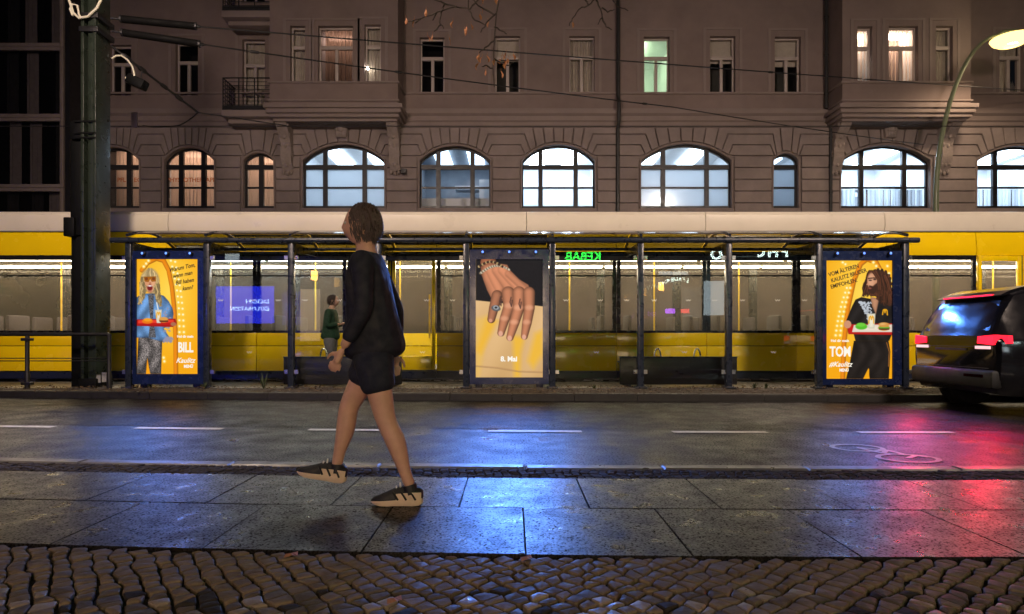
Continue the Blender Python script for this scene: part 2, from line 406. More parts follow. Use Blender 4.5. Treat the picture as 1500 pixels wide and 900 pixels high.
# tram platform island
PLZ = .12
plat = MB(); n = 60
for i in range(n):
    xa, xb = -30+i, -29+i
    plat.poly([(xa, Yc(xa, 10.2), PLZ-.02), (xb, Yc(xb, 10.2), PLZ-.02), (xb, 12.72, PLZ-.02), (xa, 12.72, PLZ-.02)])
plat = ob('tram_platform', plat, 'gravel', kind='structure')
x = -16.0
while x < 17:
    a, b = x+.004, x+.996; m = MB()
    m.prism([(a, Yc(a, 10.06)), (b, Yc(b, 10.06)), (b, Yc(b, 10.22)), (a, Yc(a, 10.22))], PLZ+random.uniform(-.004, .004), -.1, 'xy', cham=.015)
    ob('kerb_stone', m, 'kerb_dark', plat); x += 1.0
ps = MB()
for m in cobbles(-11, 11, 10.23, 11.0, .10, .085, PLZ-.004, arc=0, jit=.014): join(ps, m)
ob('cobblestone_strip', ps, 'platform_sett', plat, smooth=True, kind='stuff', ang=50)
x = -13.0
while x < 13:
    m = MB().box(x+.004, x+.496, 11.12, 12.3, PLZ-.1, PLZ+random.uniform(-.002, .002)); ob('paving_slab', m, 'kerb', plat); x += .5
x = -16.0
while x < 16:
    ob('kerb_stone', MB().box(x+.004, x+.996, 12.31, 12.62, -.1, PLZ+.004), 'kerb', plat); x += 1.0
bed = ob('tram_track_bed', MB().poly([(-45, 12.6, -.01), (45, 12.6, -.01), (45, 20.0, -.01), (-45, 20.0, -.01)]), 'asphalt', kind='structure')
for yy in (13.3, 14.74, 16.2, 17.64): ob('rail', MB().box(-45, 45, yy-.03, yy+.03, -.05, .012), 'steel', bed)
far = ob('far_pavement', MB().box(-45, 45, 18.4, 21.4, -.1, .1), 'kerb', kind='structure')
# ------------------------------------------------------------------ the old apartment building
YB = 21.0
bx = lambda p, Y=YB: PX(p, Y)
bz = lambda p, Y=YB: PZ(p, Y)
old = empty('apartment_building', (0, YB, 0), 'beige plaster apartment house with arched windows, stone blocks and bays behind the tram', 'building')
def arch_pts(op, n=12):
    xa, xb, z0, zs, za = op; h = za-zs; w2 = (xb-xa)/2; r = (w2*w2+h*h)/(2*h) if h > 1e-4 else 0; xc = (xa+xb)/2
    return [(xa+(xb-xa)*i/n, (za-r+math.sqrt(max(0, r*r-(xa+(xb-xa)*i/n-xc)**2))) if r else za) for i in range(n+1)]
def wall_band(x0, x1, zl, zh, ops, Y, depth=.32):
    m = MB(); x = x0
    for op in sorted(ops):
        xa, xb, z0, zs, za = op
        m.poly([(x, Y, zl), (xa, Y, zl), (xa, Y, zh), (x, Y, zh)])
        if z0 > zl+1e-4: m.poly([(xa, Y, zl), (xb, Y, zl), (xb, Y, z0), (xa, Y, z0)])
        ap = arch_pts(op, 14 if za > zs else 1)
        for (p, q) in zip(ap[:-1], ap[1:]):
            m.poly([(p[0], Y, p[1]), (q[0], Y, q[1]), (q[0], Y, zh), (p[0], Y, zh)])
            m.poly([(p[0], Y, p[1]), (p[0], Y+depth, p[1]), (q[0], Y+depth, q[1]), (q[0], Y, q[1])])
        m.poly([(xa, Y, z0), (xa, Y+depth, z0), (xa, Y+depth, zs), (xa, Y, zs)])
        m.poly([(xb, Y, z0), (xb, Y+depth, z0), (xb, Y+depth, zs), (xb, Y, zs)])
        m.poly([(xa, Y, z0), (xb, Y, z0), (xb, Y+depth, z0), (xa, Y+depth, z0)])
        x = xb
    m.poly([(x, Y, zl), (x1, Y, zl), (x1, Y, zh), (x, Y, zh)]); return m
XL, XR = bx(92), bx(1680)
A = [(130,205,216,236,'warm'), (240,315,216,236,'warm'), (356,402,224,236,'warm'), (443,564,212,236,'c443'), (614,719,214,236,'c614'),
     (764,872,212,236,'c764'), (938,1072,211,236,'c938'), (1132,1170,225,236,'c1132'), (1231,1363,213,236,'c1231'), (1430,1556,214,236,'c1430')]
aops = [(bx(a), bx(b), bz(305), bz(s), bz(t)) for a, b, t, s, _ in A]
ob('arcade_wall', wall_band(XL, XR, bz(335), bz(186), aops, YB), 'stone', old)
ob('ground_floor_wall', MB().box(XL, XR, YB, YB+.3, 0, bz(335)-.002), 'stone', old)
# upper storey openings (plain ones sit in the main wall)
U = [(160,192,66,140), (257,290,62,140), (355,388,58,158), (615,651,55,135), (725,762,53,135), (834,871,53,135), (943,981,54,135), (1040,1077,53,136), (1135,1173,54,136), (1464,1500,52,137)]
uops = [(bx(a), bx(b), bz(d), bz(c), bz(c)) for a, b, c, d in U]
ob('upper_wall', wall_band(XL, XR, bz(159.5), bz(12), uops, YB, .28), 'plaster', old)
ob('top_wall', wall_band(XL, XR, bz(12)+.001, bz(-150), [(bx(355), bx(388), bz(3), bz(-70), bz(-70))], YB, .28), 'plaster', old)
# rusticated stone blocks between and above the arched windows
CO = [229.5+17.2*i for i in range(7)]
def block(poly, proud=.045):
    m = MB(); m.prism(offset(poly, .019), YB-proud-.03, YB-.001, 'xz', cham=.010); ob('stone_block', m, 'stone', old)
edges = [XL]+[v for op in aops for v in (op[0], op[1])]+[XR]
for i in range(0, len(edges), 2):
    a, b = edges[i], edges[i+1]
    for k in range(6):
        z1, z0 = bz(CO[k]), bz(CO[k+1])
        m0 = .05 if i > 0 else 0; m1 = .05 if i < len(edges)-2 else 0
        block([(a+m0, z0), (b-m1, z0), (b-m1, z1), (a+m0, z1)])
def zarch(op, x):
    xa, xb, z0, zs, za = op; h = za-zs; w2 = (xb-xa)/2; r = (w2*w2+h*h)/(2*h); xc = (xa+xb)/2
    return za-r+math.sqrt(max(0, r*r-(x-xc)**2))
ztop = bz(187.5); z2, z3, z4 = bz(198), bz(213.5), bz(229.5)
fan = []
rim = .06
for op in aops:
    xa, xb, z0, zs, za = op; w = xb-xa; xc = (xa+xb)/2
    nv = 6 if w > 1.4 else (4 if w > 1.2 else 2)
    fr = [(-1+2*j/(nv-1))*(.60 if nv > 2 else .34) for j in range(nv)]
    lines = [((xc+f*w/2, zarch(op, xc+f*w/2)+rim), (xc+f*w/2*(1.17 if nv > 2 else 1.5), ztop)) for f in fr]
    for (p, q) in zip(lines[:-1], lines[1:]):
        mid = [(p[0][0]+(q[0][0]-p[0][0])*t, zarch(op, p[0][0]+(q[0][0]-p[0][0])*t)+rim) for t in (0, .33, .66, 1)]
        block(mid+[q[1], p[1]], .05)
    d = {}
    for sgn, key_ in ((-1, 'l'), (1, 'r')):
        f1, f2 = .76, .90
        p1 = (xc+sgn*f1*w/2, zarch(op, xc+sgn*f1*w/2)+rim); p2 = (xc+sgn*f2*w/2, zarch(op, xc+sgn*f2*w/2)+rim)
        ps = (xc+sgn*(w/2+rim), z4)
        L = lines[0] if sgn < 0 else lines[-1]
        e1 = (p1[0]+sgn*(.09+.12*min(1, w/2.5)), z2); e2 = (p2[0]+sgn*.16, z3)
        d[key_] = (L, p1, p2, ps, e1, e2)
    fan.append(d)
for i in range(len(aops)+1):
    Lf = fan[i-1]['r'] if i > 0 else None; Rf = fan[i]['l'] if i < len(aops) else None
    def side_(fa, kk, end):
        # boundary going from upper to lower edge on this side of the pier, for course kk
        if fa is None: return {0: [(end, ztop), (end, z2)], 1: [(end, z2), (end, z3)], 2: [(end, z3), (end, z4)]}[kk]
        L, p1, p2, ps, e1, e2 = fa
        return {0: [L[1], L[0], p1, e1], 1: [e1, p1, p2, e2], 2: [e2, p2, ps]}[kk]
    for kk in range(3):
        lft, rgt = side_(Lf, kk, XL), side_(Rf, kk, XR)
        block(lft+rgt[::-1])
# arch rims
for op in aops:
    ap = arch_pts(op, 14); m = MB()
    pts = [(op[0]-.02, op[2])]+[(p[0], p[1]+.02) for p in ap]+[(op[1]+.02, op[2])]
    for p, q in zip(pts[:-1], pts[1:]):
        d = Vector((q[0]-p[0], q[1]-p[1])); 
        if d.length < 1e-5: continue
    m.path([(p[0], YB-.02, p[1]) for p in pts], .035, 6); ob('arch_moulding', m, 'mould', old)
# mouldings: profile (y offset towards the street, z) extruded along x
def moulding(name, x0, x1, Y, prof, mat='mould'):
    m = MB(); pr = [(Y-o, z) for o, z in prof]; m.prism(pr, x0, x1, 'yz'); ob(name, m, mat, old)
def cornice(x0, x1, Y):
    k = 1
    moulding('cornice', x0, x1, Y, [(-.02, bz(187)), (.04, bz(187)), (.05, bz(180)), (.10, bz(178)), (.12, bz(172)), (.20, bz(169)), (.22, bz(165.5)), (-.02, bz(165.2))])
    moulding('string_course', x0, x1, Y, [(-.02, bz(164.4)), (.06, bz(164.4)), (.075, bz(160)), (-.02, bz(159.8))])
    moulding('sill_course', x0, x1, Y, [(-.02, bz(138.6)), (.06, bz(138.6)), (.07, bz(136)), (-.02, bz(135.6))])
YF = 20.0
B1 = (bx(395, YF), bx(583, YF)); B2 = (bx(1234, YF), bx(1422, YF))
for a, b in ((XL, B1[0]), (B1[1], B2[0]), (B2[1], XR)): cornice(a, b, YB)
# architraves round the upper windows
for a, b, c, d in U:
    for (p0, p1, q0, q1) in ((a-10, a-6, c-9, d), (b+6, b+10, c-9, d), (a-10, b+10, c-12, c-9)):
        m = MB().box(bx(p0), bx(p1), YB-.022, YB-.001, bz(q1)+.001, bz(q0)); ob('architrave', m, 'mould', old)

# ---- windows
def sheet(name, mat, parent, x0, x1, Y, z0, z1, pl=0, n=1, amp=.03):
    m = MB()
    N = max(1, int((x1-x0)*n)) if pl else 1
    pts = [(x0+(x1-x0)*i/N, Y+(amp*math.sin(i*2.1)+.3*amp*math.sin(i*.7) if pl else 0)) for i in range(N+1)]
    for p, q in zip(pts[:-1], pts[1:]): m.poly([(p[0], p[1], z0), (q[0], q[1], z0), (q[0], q[1], z1), (p[0], p[1], z1)])
    return ob(name, m, mat, parent, smooth=bool(pl), ang=80)
def room(parent, x0, x1, Y, z0, z1, mat, depth=3.0):
    m = MB(); a, b = Y, Y+depth
    m.poly([(x0,b,z0),(x1,b,z0),(x1,b,z1),(x0,b,z1)]); m.poly([(x0,a,z0),(x0,b,z0),(x0,b,z1),(x0,a,z1)]); m.poly([(x1,a,z0),(x1,b,z0),(x1,b,z1),(x1,a,z1)])
    m.poly([(x0,a,z1),(x1,a,z1),(x1,b,z1),(x0,b,z1)]); m.poly([(x0,a,z0),(x1,a,z0),(x1,b,z0),(x0,b,z0)])
    return ob('room', m, mat, parent)
emit('tube_cool_hi', (.66, .82, 1.0), 30); emit('tube_cool_mid', (.68, .84, 1.0), 7.5); emit('tube_cool_lo', (.62, .80, 1.0), 4.5)
emit('bulb_warm', (1, .70, .50), 34); emit('bulb_warm_lo', (1, .60, .42), 10); emit('tube_green', (.72, 1, .55), 16); emit('spark', (1, .93, .8), 60)
def rect_window(px0, px1, py0, py1, Y, style, depth=.24, planks=True):
    x0, x1, z1, z0 = PX(px0, Y), PX(px1, Y), PZ(py0, Y), PZ(py1, Y)
    yf = Y+depth-.09; t = .055; zt = z1-(z1-z0)*.36
    m = MB(); wide = (x1-x0) > .62
    m.box(x0, x0+t, yf, yf+.08, z0, z1); m.box(x1-t, x1, yf, yf+.08, z0, z1)
    m.box(x0+t, x1-t, yf, yf+.08, z0, z0+t); m.box(x0+t, x1-t, yf, yf+.08, z1-t, z1); m.box(x0+t, x1-t, yf-.025, yf+.08, zt-.055, zt+.055)
    xc = (x0+x1)/2
    if wide: m.box(xc-.05, xc+.05, yf-.012, yf+.08, z0+t, zt-.055)
    w = ob('window', m, 'frame_white' if style != 'lit_green' else 'frame_white', old, bevel=.006)
    cells = [(x0+t, x1-t, zt+.055, z1-t)]
    cells += [(x0+t, xc-.05, z0+t, zt-.055), (xc+.05, x1-t, z0+t, zt-.055)] if wide else [(x0+t, x1-t, z0+t, zt-.055)]
    for c in cells:
        ob('pane', MB().poly([(c[0], yf+.04, c[2]), (c[1], yf+.04, c[2]), (c[1], yf+.04+random.uniform(-.004, .004), c[3]), (c[0], yf+.04, c[3])]), 'pane' if style in ('lit_green', 'lit_warm', 'curtain', 'half') else 'pane_dark', w)
    yb = Y+depth+.02
    if style == 'dark': room(w, x0-.02, x1+.02, yb, z0-.02, z1+.02, 'room_dark', .8)
    elif style == 'half':
        room(w, x0-.02, x1+.02, yb, z0-.02, z1+.02, 'room_dark', .8); sheet('blind', 'curtain', w, x0, x1, yb+.06, zt-.3*random.random(), z1)
    elif style == 'curtain':
        room(w, x0-.02, x1+.02, yb, z0-.02, z1+.02, 'room_dark', .8); sheet('curtain', 'curtain', w, x0, x1, yb+.08, z0, z1, 1, 34)
    elif style == 'lit_green':
        room(w, x0-.25, x1+.25, yb, z0-.3, z1+.12, 'room_white', 2.6)
        ob('ceiling_lamp', MB().box(x0-.1, x0+.12, yb+.4, yb+2.0, z1-.06, z1+.0), 'tube_green', w)
    elif style == 'lit_warm':
        room(w, x0-.02, x1+.02, yb, z0-.02, z1+.02, 'room_white', .9)
        ob('ceiling_lamp', MB().box(x0+.05, x1-.05, yb+.35, yb+.6, z1-.05, z1), 'bulb_warm', w)
        nb = max(3, int((x1-x0)/.115))
        for i in range(nb):
            xx = x0+(x1-x0)*(i+.5)/nb
            ob('blind_slat', MB().poly([(xx-.03, yb+.05, z0), (xx+.03, yb+.09, z0), (xx+.03, yb+.09, z1), (xx-.03, yb+.05, z1)]), 'net_warm', w)
    elif style == 'lit_curtain':
        room(w, x0-.02, x1+.02, yb, z0-.02, z1+.02, 'room_white', .9)
        ob('ceiling_lamp', MB().box(x0+.1, x1-.1, yb+.5, yb+.7, z1-.05, z1), 'bulb_warm_lo', w)
        sheet('curtain', 'net_warm', w, x0+(x1-x0)*.12, x1-.04, yb+.08, z0, z1, 1, 26)
    return w
st = ['dark', 'dark', 'curtain', 'dark', 'half', 'curtain', 'lit_green', 'half', 'half', 'curtain']
for (a, b, c, d), s in zip(U, st): rect_window(a, b, c, d, YB, s)
rect_window(355, 388, -70, 3, YB, 'dark')
def arch_window(i, style):
    op = aops[i]; x0, x1, z0, zs, za = op; Y = YB+.20; w = x1-x0
    wide = w > 2.0; mid = w > 1.3
    m = MB(); ap = arch_pts((x0, x1, z0, zs, za), 14); t = .06
    rimp = [(x0+t/2, z0)]+[(min(max(p[0], x0+t/2), x1-t/2), p[1]-t/2) for p in ap]+[(x1-t/2, z0)]
    for p, q in zip(rimp[:-1], rimp[1:]): m.path([(p[0], Y, p[1]), (q[0], Y, q[1])], .048, 4)
    m.box(x0, x1, Y-.045, Y+.045, z0, z0+.10)
    zt = bz(243.5); zb = bz(273.5)
    m.box(x0, x1, Y-.06, Y+.05, zt-.075, zt+.075); m.box(x0, x1, Y-.03, Y+.03, zb-.03, zb+.03)
    ms = [x0+w*.26, x0+w*.74] if wide else ([x0+w*.29, x0+w*.73] if mid else ([x0+w*.52] if w > .95 else []))
    for xm in ms: m.box(xm-.075, xm+.075, Y-.055, Y+.05, z0+.10, zarch(op, xm)-.03)
    o = ob('window', m, 'frame_black', old)
    xs = [x0]+ms+[x1]
    for a, b in zip(xs[:-1], xs[1:]):
        for r, (c, d) in enumerate(((z0, zb), (zb, zt), (zt, None))):
            fro = {'c443': (0, 1), 'c938': (0, 1), 'c1132': (0, 1), 'c764': (0,)}.get(style, ())
            mt = 'frosted' if r in fro else 'pane'
            if d is None:
                n = 6; tp = [(a+(b-a)*k/n, zarch(op, a+(b-a)*k/n)) for k in range(n+1)]
                ob('pane', MB().poly([(a, Y, c), (b, Y, c)]+[(p[0], Y, p[1]) for p in tp[::-1]]), mt, o)
            else: ob('pane', MB().poly([(a, Y, c), (b, Y, c), (b, Y, d), (a, Y, d)]), mt, o)
    yr = YB+.33; zc = za+.18; zf = z0-1.2
    if style == 'warm':
        room(o, x0-.02, x1+.02, yr, z0-.1, za+.1, 'room_white', 1.2)
        ob('ceiling_lamp', MB().box(x0+.2, x1-.2, yr+.7, yr+.9, za, za+.04), 'bulb_warm_lo', o)
        sheet('net_curtain', 'net_warm', o, x0, x1, yr+.12, z0, za, 1, 26, .02)
        return o
    tube = {'c443': 'tube_cool_mid', 'c614': 'tube_cool_lo', 'c764': 'tube_cool_hi', 'c938': 'tube_cool_mid', 'c1132': 'tube_cool_lo', 'c1231': 'tube_cool_hi', 'c1430': 'tube_cool_hi'}[style]
    room(o, x0-.3, x1+.3, yr, zf, zc, 'room_white' if style not in ('c614',) else 'room_grey', 3.4)
    nt = 2 if wide else 1
    for k in range(nt):
        xx = x0+w*(k+.5)/nt
        ob('ceiling_lamp', MB().box(xx-.28, xx+.28, yr+.6, yr+2.8, zc-.12, zc-.05), tube, o)
    if style in ('c614', 'c1231', 'c1430'):      # shelves and cupboards seen inside
        box('shelf', 'room_grey', o, x0+w*.32, x1-.1, yr+2.4, yr+2.9, zf, bz(262)); box('shelf', 'room_white', o, x0+w*.4, x1-.3, yr+2.2, yr+2.75, bz(252), bz(246))
        box('cupboard', 'room_white', o, x1-.5, x1+.1, yr+1.8, yr+2.5, zf, bz(240))
    if style == 'c1231': sheet('net_curtain', 'frosted', o, x0+w*.28, x1, yr+.1, z0-.1, zb, 1, 22, .03); sheet('net_curtain', 'frosted', o, x0, x0+w*.24, yr+.1, z0-.1, zb, 1, 22, .03)
    if style == 'c1430': sheet('net_curtain', 'frosted', o, x0, x1, yr+.1, z0-.1, zb, 1, 22, .03)
    if style == 'c614': box('counter', 'room_white', o, x0-.1, x1+.1, yr+.5, yr+1.0, zf, bz(283))
    if style == 'c938': ob('pendant_lamp', MB().ball((x0+w*.22, yr+.06, bz(292)), .05).ball((x0+w*.31, yr+.06, bz(296)), .05), 'spark', o)
    return o
wins = [arch_window(i, A[i][4]) for i in range(len(A))]
for px, s, k in ((173, 'PFL', 0), (199, 'EGE', 0), (250, 'PHYS', 1), (279, 'OTHER', 1), (306, 'APIE', 1)):
    text('window_lettering', s, .20, (bx(px), YB+.185, bz(262)), 'orange_film', wins[k], ext=.001, bold=.004)
ob('lamp_bulb', MB().ball((bx(398), YB+.4, bz(298)), .06), 'spark', wins[2])
# ---- the two bays
def bay(x0, x1, wins_, styles, bid):
    zb, zt = bz(160, YF), bz(-150, YF)
    ops = [(PX(a, YF), PX(b, YF), PZ(d, YF), PZ(c, YF), PZ(c, YF)) for a, b, c, d in wins_]
    m = wall_band(x0, x1, zb, zt, ops, YF, .22)
    for xx in (x0, x1): m.poly([(xx, YF, zb), (xx, YB, zb), (xx, YB, zt), (xx, YF, zt)])
    m.poly([(x0, YF, zb), (x1, YF, zb), (x1, YB, zb), (x0, YB, zb)])
    b = ob('bay', m, 'plaster', old)
    for o, s in zip(wins_, styles): rect_window(*o, YF, s)
    for a, bb, c, d in wins_:
        for (p0, p1, q0, q1) in ((a-10, a-6, c-8, d), (bb+6, bb+10, c-8, d), (a-10, bb+10, c-11, c-8)):
            ob('architrave', MB().box(PX(p0, YF), PX(p1, YF), YF-.022, YF-.001, PZ(q1, YF), PZ(q0, YF)), 'mould', old)
    # parapet and base mouldings that wrap the bay: (py0, py1, projection)
    for (q0, q1, pr, nm) in ((122.5, 119.5, .06, 'sill_course'), (149, 146, .05, 'string_course'), (160, 153.5, .16, 'cornice'), (166.5, 160.2, .10, 'cornice'), (172, 166.7, .03, 'cornice')):
        a0, a1 = PZ(q0, YF), PZ(q1, YF)
        ob(nm, MB().box(x0-pr, x1+pr, YF-pr, YB-.003, a0, a1), 'mould', old, bevel=.02)
    ob('bay_underside', MB().box(x0+.06, x1-.06, YF+.12, YB-.004, PZ(176, YF), PZ(172.2, YF)), 'mould', old)
    # carved frieze, keystone head and scroll brackets
    fz0, fz1 = bz(186, 20.9), bz(176, 20.9)
    fr = MB().box(x0+.35, x1-.35, YB-.16, YB-.02, fz0+.05, fz1+.05)
    for k in range(26):
        xx = x0+.5+(x1-x0-1.0)*k/25
        fr.ball((xx, YB-.17, (fz0+fz1)/2+.05+.05*math.sin(k*1.9)), (.08, .05, .055+.03*abs(math.sin(k*1.3))), 8, 6)
    ob('carved_frieze', fr, 'ornament', old, smooth=True)
    xm = (x0+x1)/2; kk = MB()
    kk.prism([(xm-.24, bz(179)), (xm+.24, bz(179)), (xm+.17, bz(204)), (xm-.17, bz(204))], YB-.24, YB-.01, 'xz', cham=.05)
    for (dx, dz, r) in ((0, -.28, .13), (-.1, -.1, .09), (.1, -.1, .09), (0, -.45, .07), (-.12, -.32, .06), (.12, -.32, .06)): kk.ball((xm+dx, YB-.24, bz(179)+dz), (r, r*.7, r), 9, 7)
    ob('carved_keystone', kk, 'ornament', old, smooth=True)
    for xe in (x0+.26, x1-.26):
        br = MB(); pr = []
        for t in range(13):
            u = t/12; z = bz(173)-(bz(173)-bz(262))*u
            o = .92*(1-u)**1.7+.10+.09*math.sin(u*11)
            pr.append((YB-o, z))
        br.prism(pr+[(YB-.005, bz(262)), (YB-.005, bz(173))], xe-.17, xe+.17, 'yz')
        for (u, o, r) in ((.08, .86, .17), (.22, .62, .14), (.36, .42, .12), (.5, .30, .10), (.64, .26, .10), (.8, .20, .08), (.93, .14, .09)):
            z = bz(173)-(bz(173)-bz(262))*u
            for dx in (-.13, 0, .13): br.ball((xe+dx, YB-o, z+.04*abs(dx)*8), (r*.6, r*.62, r*.9), 8, 6)
        for dx in (-.175, .175):
            for (u, o, r) in ((.13, .62, .2), (.62, .16, .12)):
                z = bz(173)-(bz(173)-bz(262))*u
                pts = [(xe+dx, YB-o+r*(1-k/26)*math.cos(k*.55), z+r*(1-k/26)*math.sin(k*.55)) for k in range(22)]
                br.path(pts, .022, 5)
        ob('scroll_bracket', br, 'ornament', old, smooth=True, ang=60)
bay(*B1, [(425,447,38,120), (466,517,38,120), (534,558,36,120)], ['curtain', 'lit_curtain', 'curtain'], 0)
bay(*B2, [(1256,1278,39,121), (1302,1345,38,121), (1371,1396,38,121)], ['lit_warm', 'lit_warm', 'curtain'], 1)
ob('lamp_bulb', MB().ball((PX(537, YF), YF+.17, PZ(97, YF)), .045), 'spark', old); ob('lamp_bulb', MB().ball((PX(1257, YF), YF+.17, PZ(95, YF)), .045), 'spark', old)
# downpipes and wall lantern
def pipe(px, Y, py0, py1, r):
    m = MB().path([(PX(px, YB), Y, PZ(py1, YB)), (PX(px, YB), Y, PZ(py0, YB))], r, 10)
    for k in range(4):
        z = PZ(py1, YB)+(PZ(py0, YB)-PZ(py1, YB))*(k+.4)/4; m.lathe([(r*1.35, -.03), (r*1.35, .03)], (PX(px, YB), Y, z), 'z', 10)
    ob('downpipe', m, 'pipe', old, smooth=True)
ob('downpipe', MB().path([(bx(904), YB-.12, bz(340)), (bx(904), YB-.12, bz(192)), (bx(904.3), YB-.30, bz(182)), (bx(904.5), YB-.30, bz(155)), (bx(904.5), YB-.12, bz(144)), (bx(904.5), YB-.12, bz(-60))], .062, 10), 'pipe', old, smooth=True); pipe(1207, YB-.16, -60, 162, .055); pipe(1214, YB-.14, 180, 340, .05)
ob('wall_lantern', MB().box(bx(590), bx(597), YB-.35, YB-.2, bz(258), bz(251)).path([(bx(575), YB-.02, bz(253)), (bx(594), YB-.28, bz(252))], .015, 6), 'iron', old)
# balconies left of the bay
def balcony(pz_slab, pz_top):
    x0, x1, y0 = PX(323, YF), PX(396, YF)-.02, YF+.05
    zs, zt = PZ(pz_slab, YF), PZ(pz_top, YF)
    b = ob('balcony', MB().box(x0, x1, y0, YB-.003, zs-.22, zs).box(x0+.1, x1, y0+.25, YB-.004, zs-.36, zs-.221), 'mould', old, bevel=.02)
    N = 9
    for k in range(N):
        z = zs+.04+(zt-zs-.04)*k/(N-1); r = .022 if k in (0, N-1) else .011
        ob('rail', MB().path([(x0+.04, YB-.01, z), (x0+.04, y0+.03, z), (x1-.01, y0+.03, z)], r, 6), 'iron', b)
    for k in range(4):
        xx = x0+.04+(x1-x0-.05)*k/3; ob('post', MB().path([(xx, y0+.03, zs), (xx, y0+.03, zt)], .02, 6), 'iron', b)
    for k in range(7):
        yy = y0+.05+(YB-y0-.1)*k/6; ob('post', MB().path([(x0+.04, yy, zs), (x0+.04, yy, zt)], .012, 6), 'iron', b)
    ob('kick_plate', MB().box(x0+.02, x1, y0+.02, y0+.04, zs, zs+.14), 'iron', b)
balcony(160, 113); balcony(14, -33)

# ------------------------------------------------------------------ dark glazed office block at the left
YL = 19.2
off = empty('office_block', (PX(40, YL), YL, 0), 'dark glazed office block with metal window frames beside the beige house', 'building')
xe = PX(102, YL); xs0 = xe-14
ob('core_wall', MB().box(xs0, xe-.02, YL+.5, YL+9, 0, 16), 'glass_building', off)
ob('end_wall', MB().box(xe-.14, xe, YL+.0, YL+9, 0, 16), 'frame_black', off)
rows = [(-150, -38), (-38, 68), (68, 172), (172, 275), (275, 345)]
vx = [xe-.2-i*2.3 for i in range(6)]
for j, (a, b) in enumerate(rows):
    z1, z0 = PZ(a, YL), PZ(b, YL)
    for i in range(5):
        w = MB(); X1, X0 = vx[i], vx[i+1]; t = .11
        w.box(X0, X0+t, YL, YL+.12, z0, z1-.005); w.box(X1-t, X1, YL, YL+.12, z0, z1-.005); w.box(X0+t, X1-t, YL, YL+.12, z0, z0+t); w.box(X0+t, X1-t, YL, YL+.12, z1-t-.005, z1-.005)
        o = ob('window', w, 'alu', off, bevel=.012)
        ob('pane', MB().poly([(X0+t, YL+.07, z0+t), (X1-t, YL+.07, z0+t), (X1-t, YL+.07, z1-t), (X0+t, YL+.07, z1-t)]), 'pane_dark', o)
        for q in range(3):
            xx = X0+.2+q*.7+random.random()*.3
            sheet('curtain', 'curtain' if random.random() < .25 else 'room_dark', o, xx, min(X1-.1, xx+.4), YL+.3, z0, z1, 1, 22)
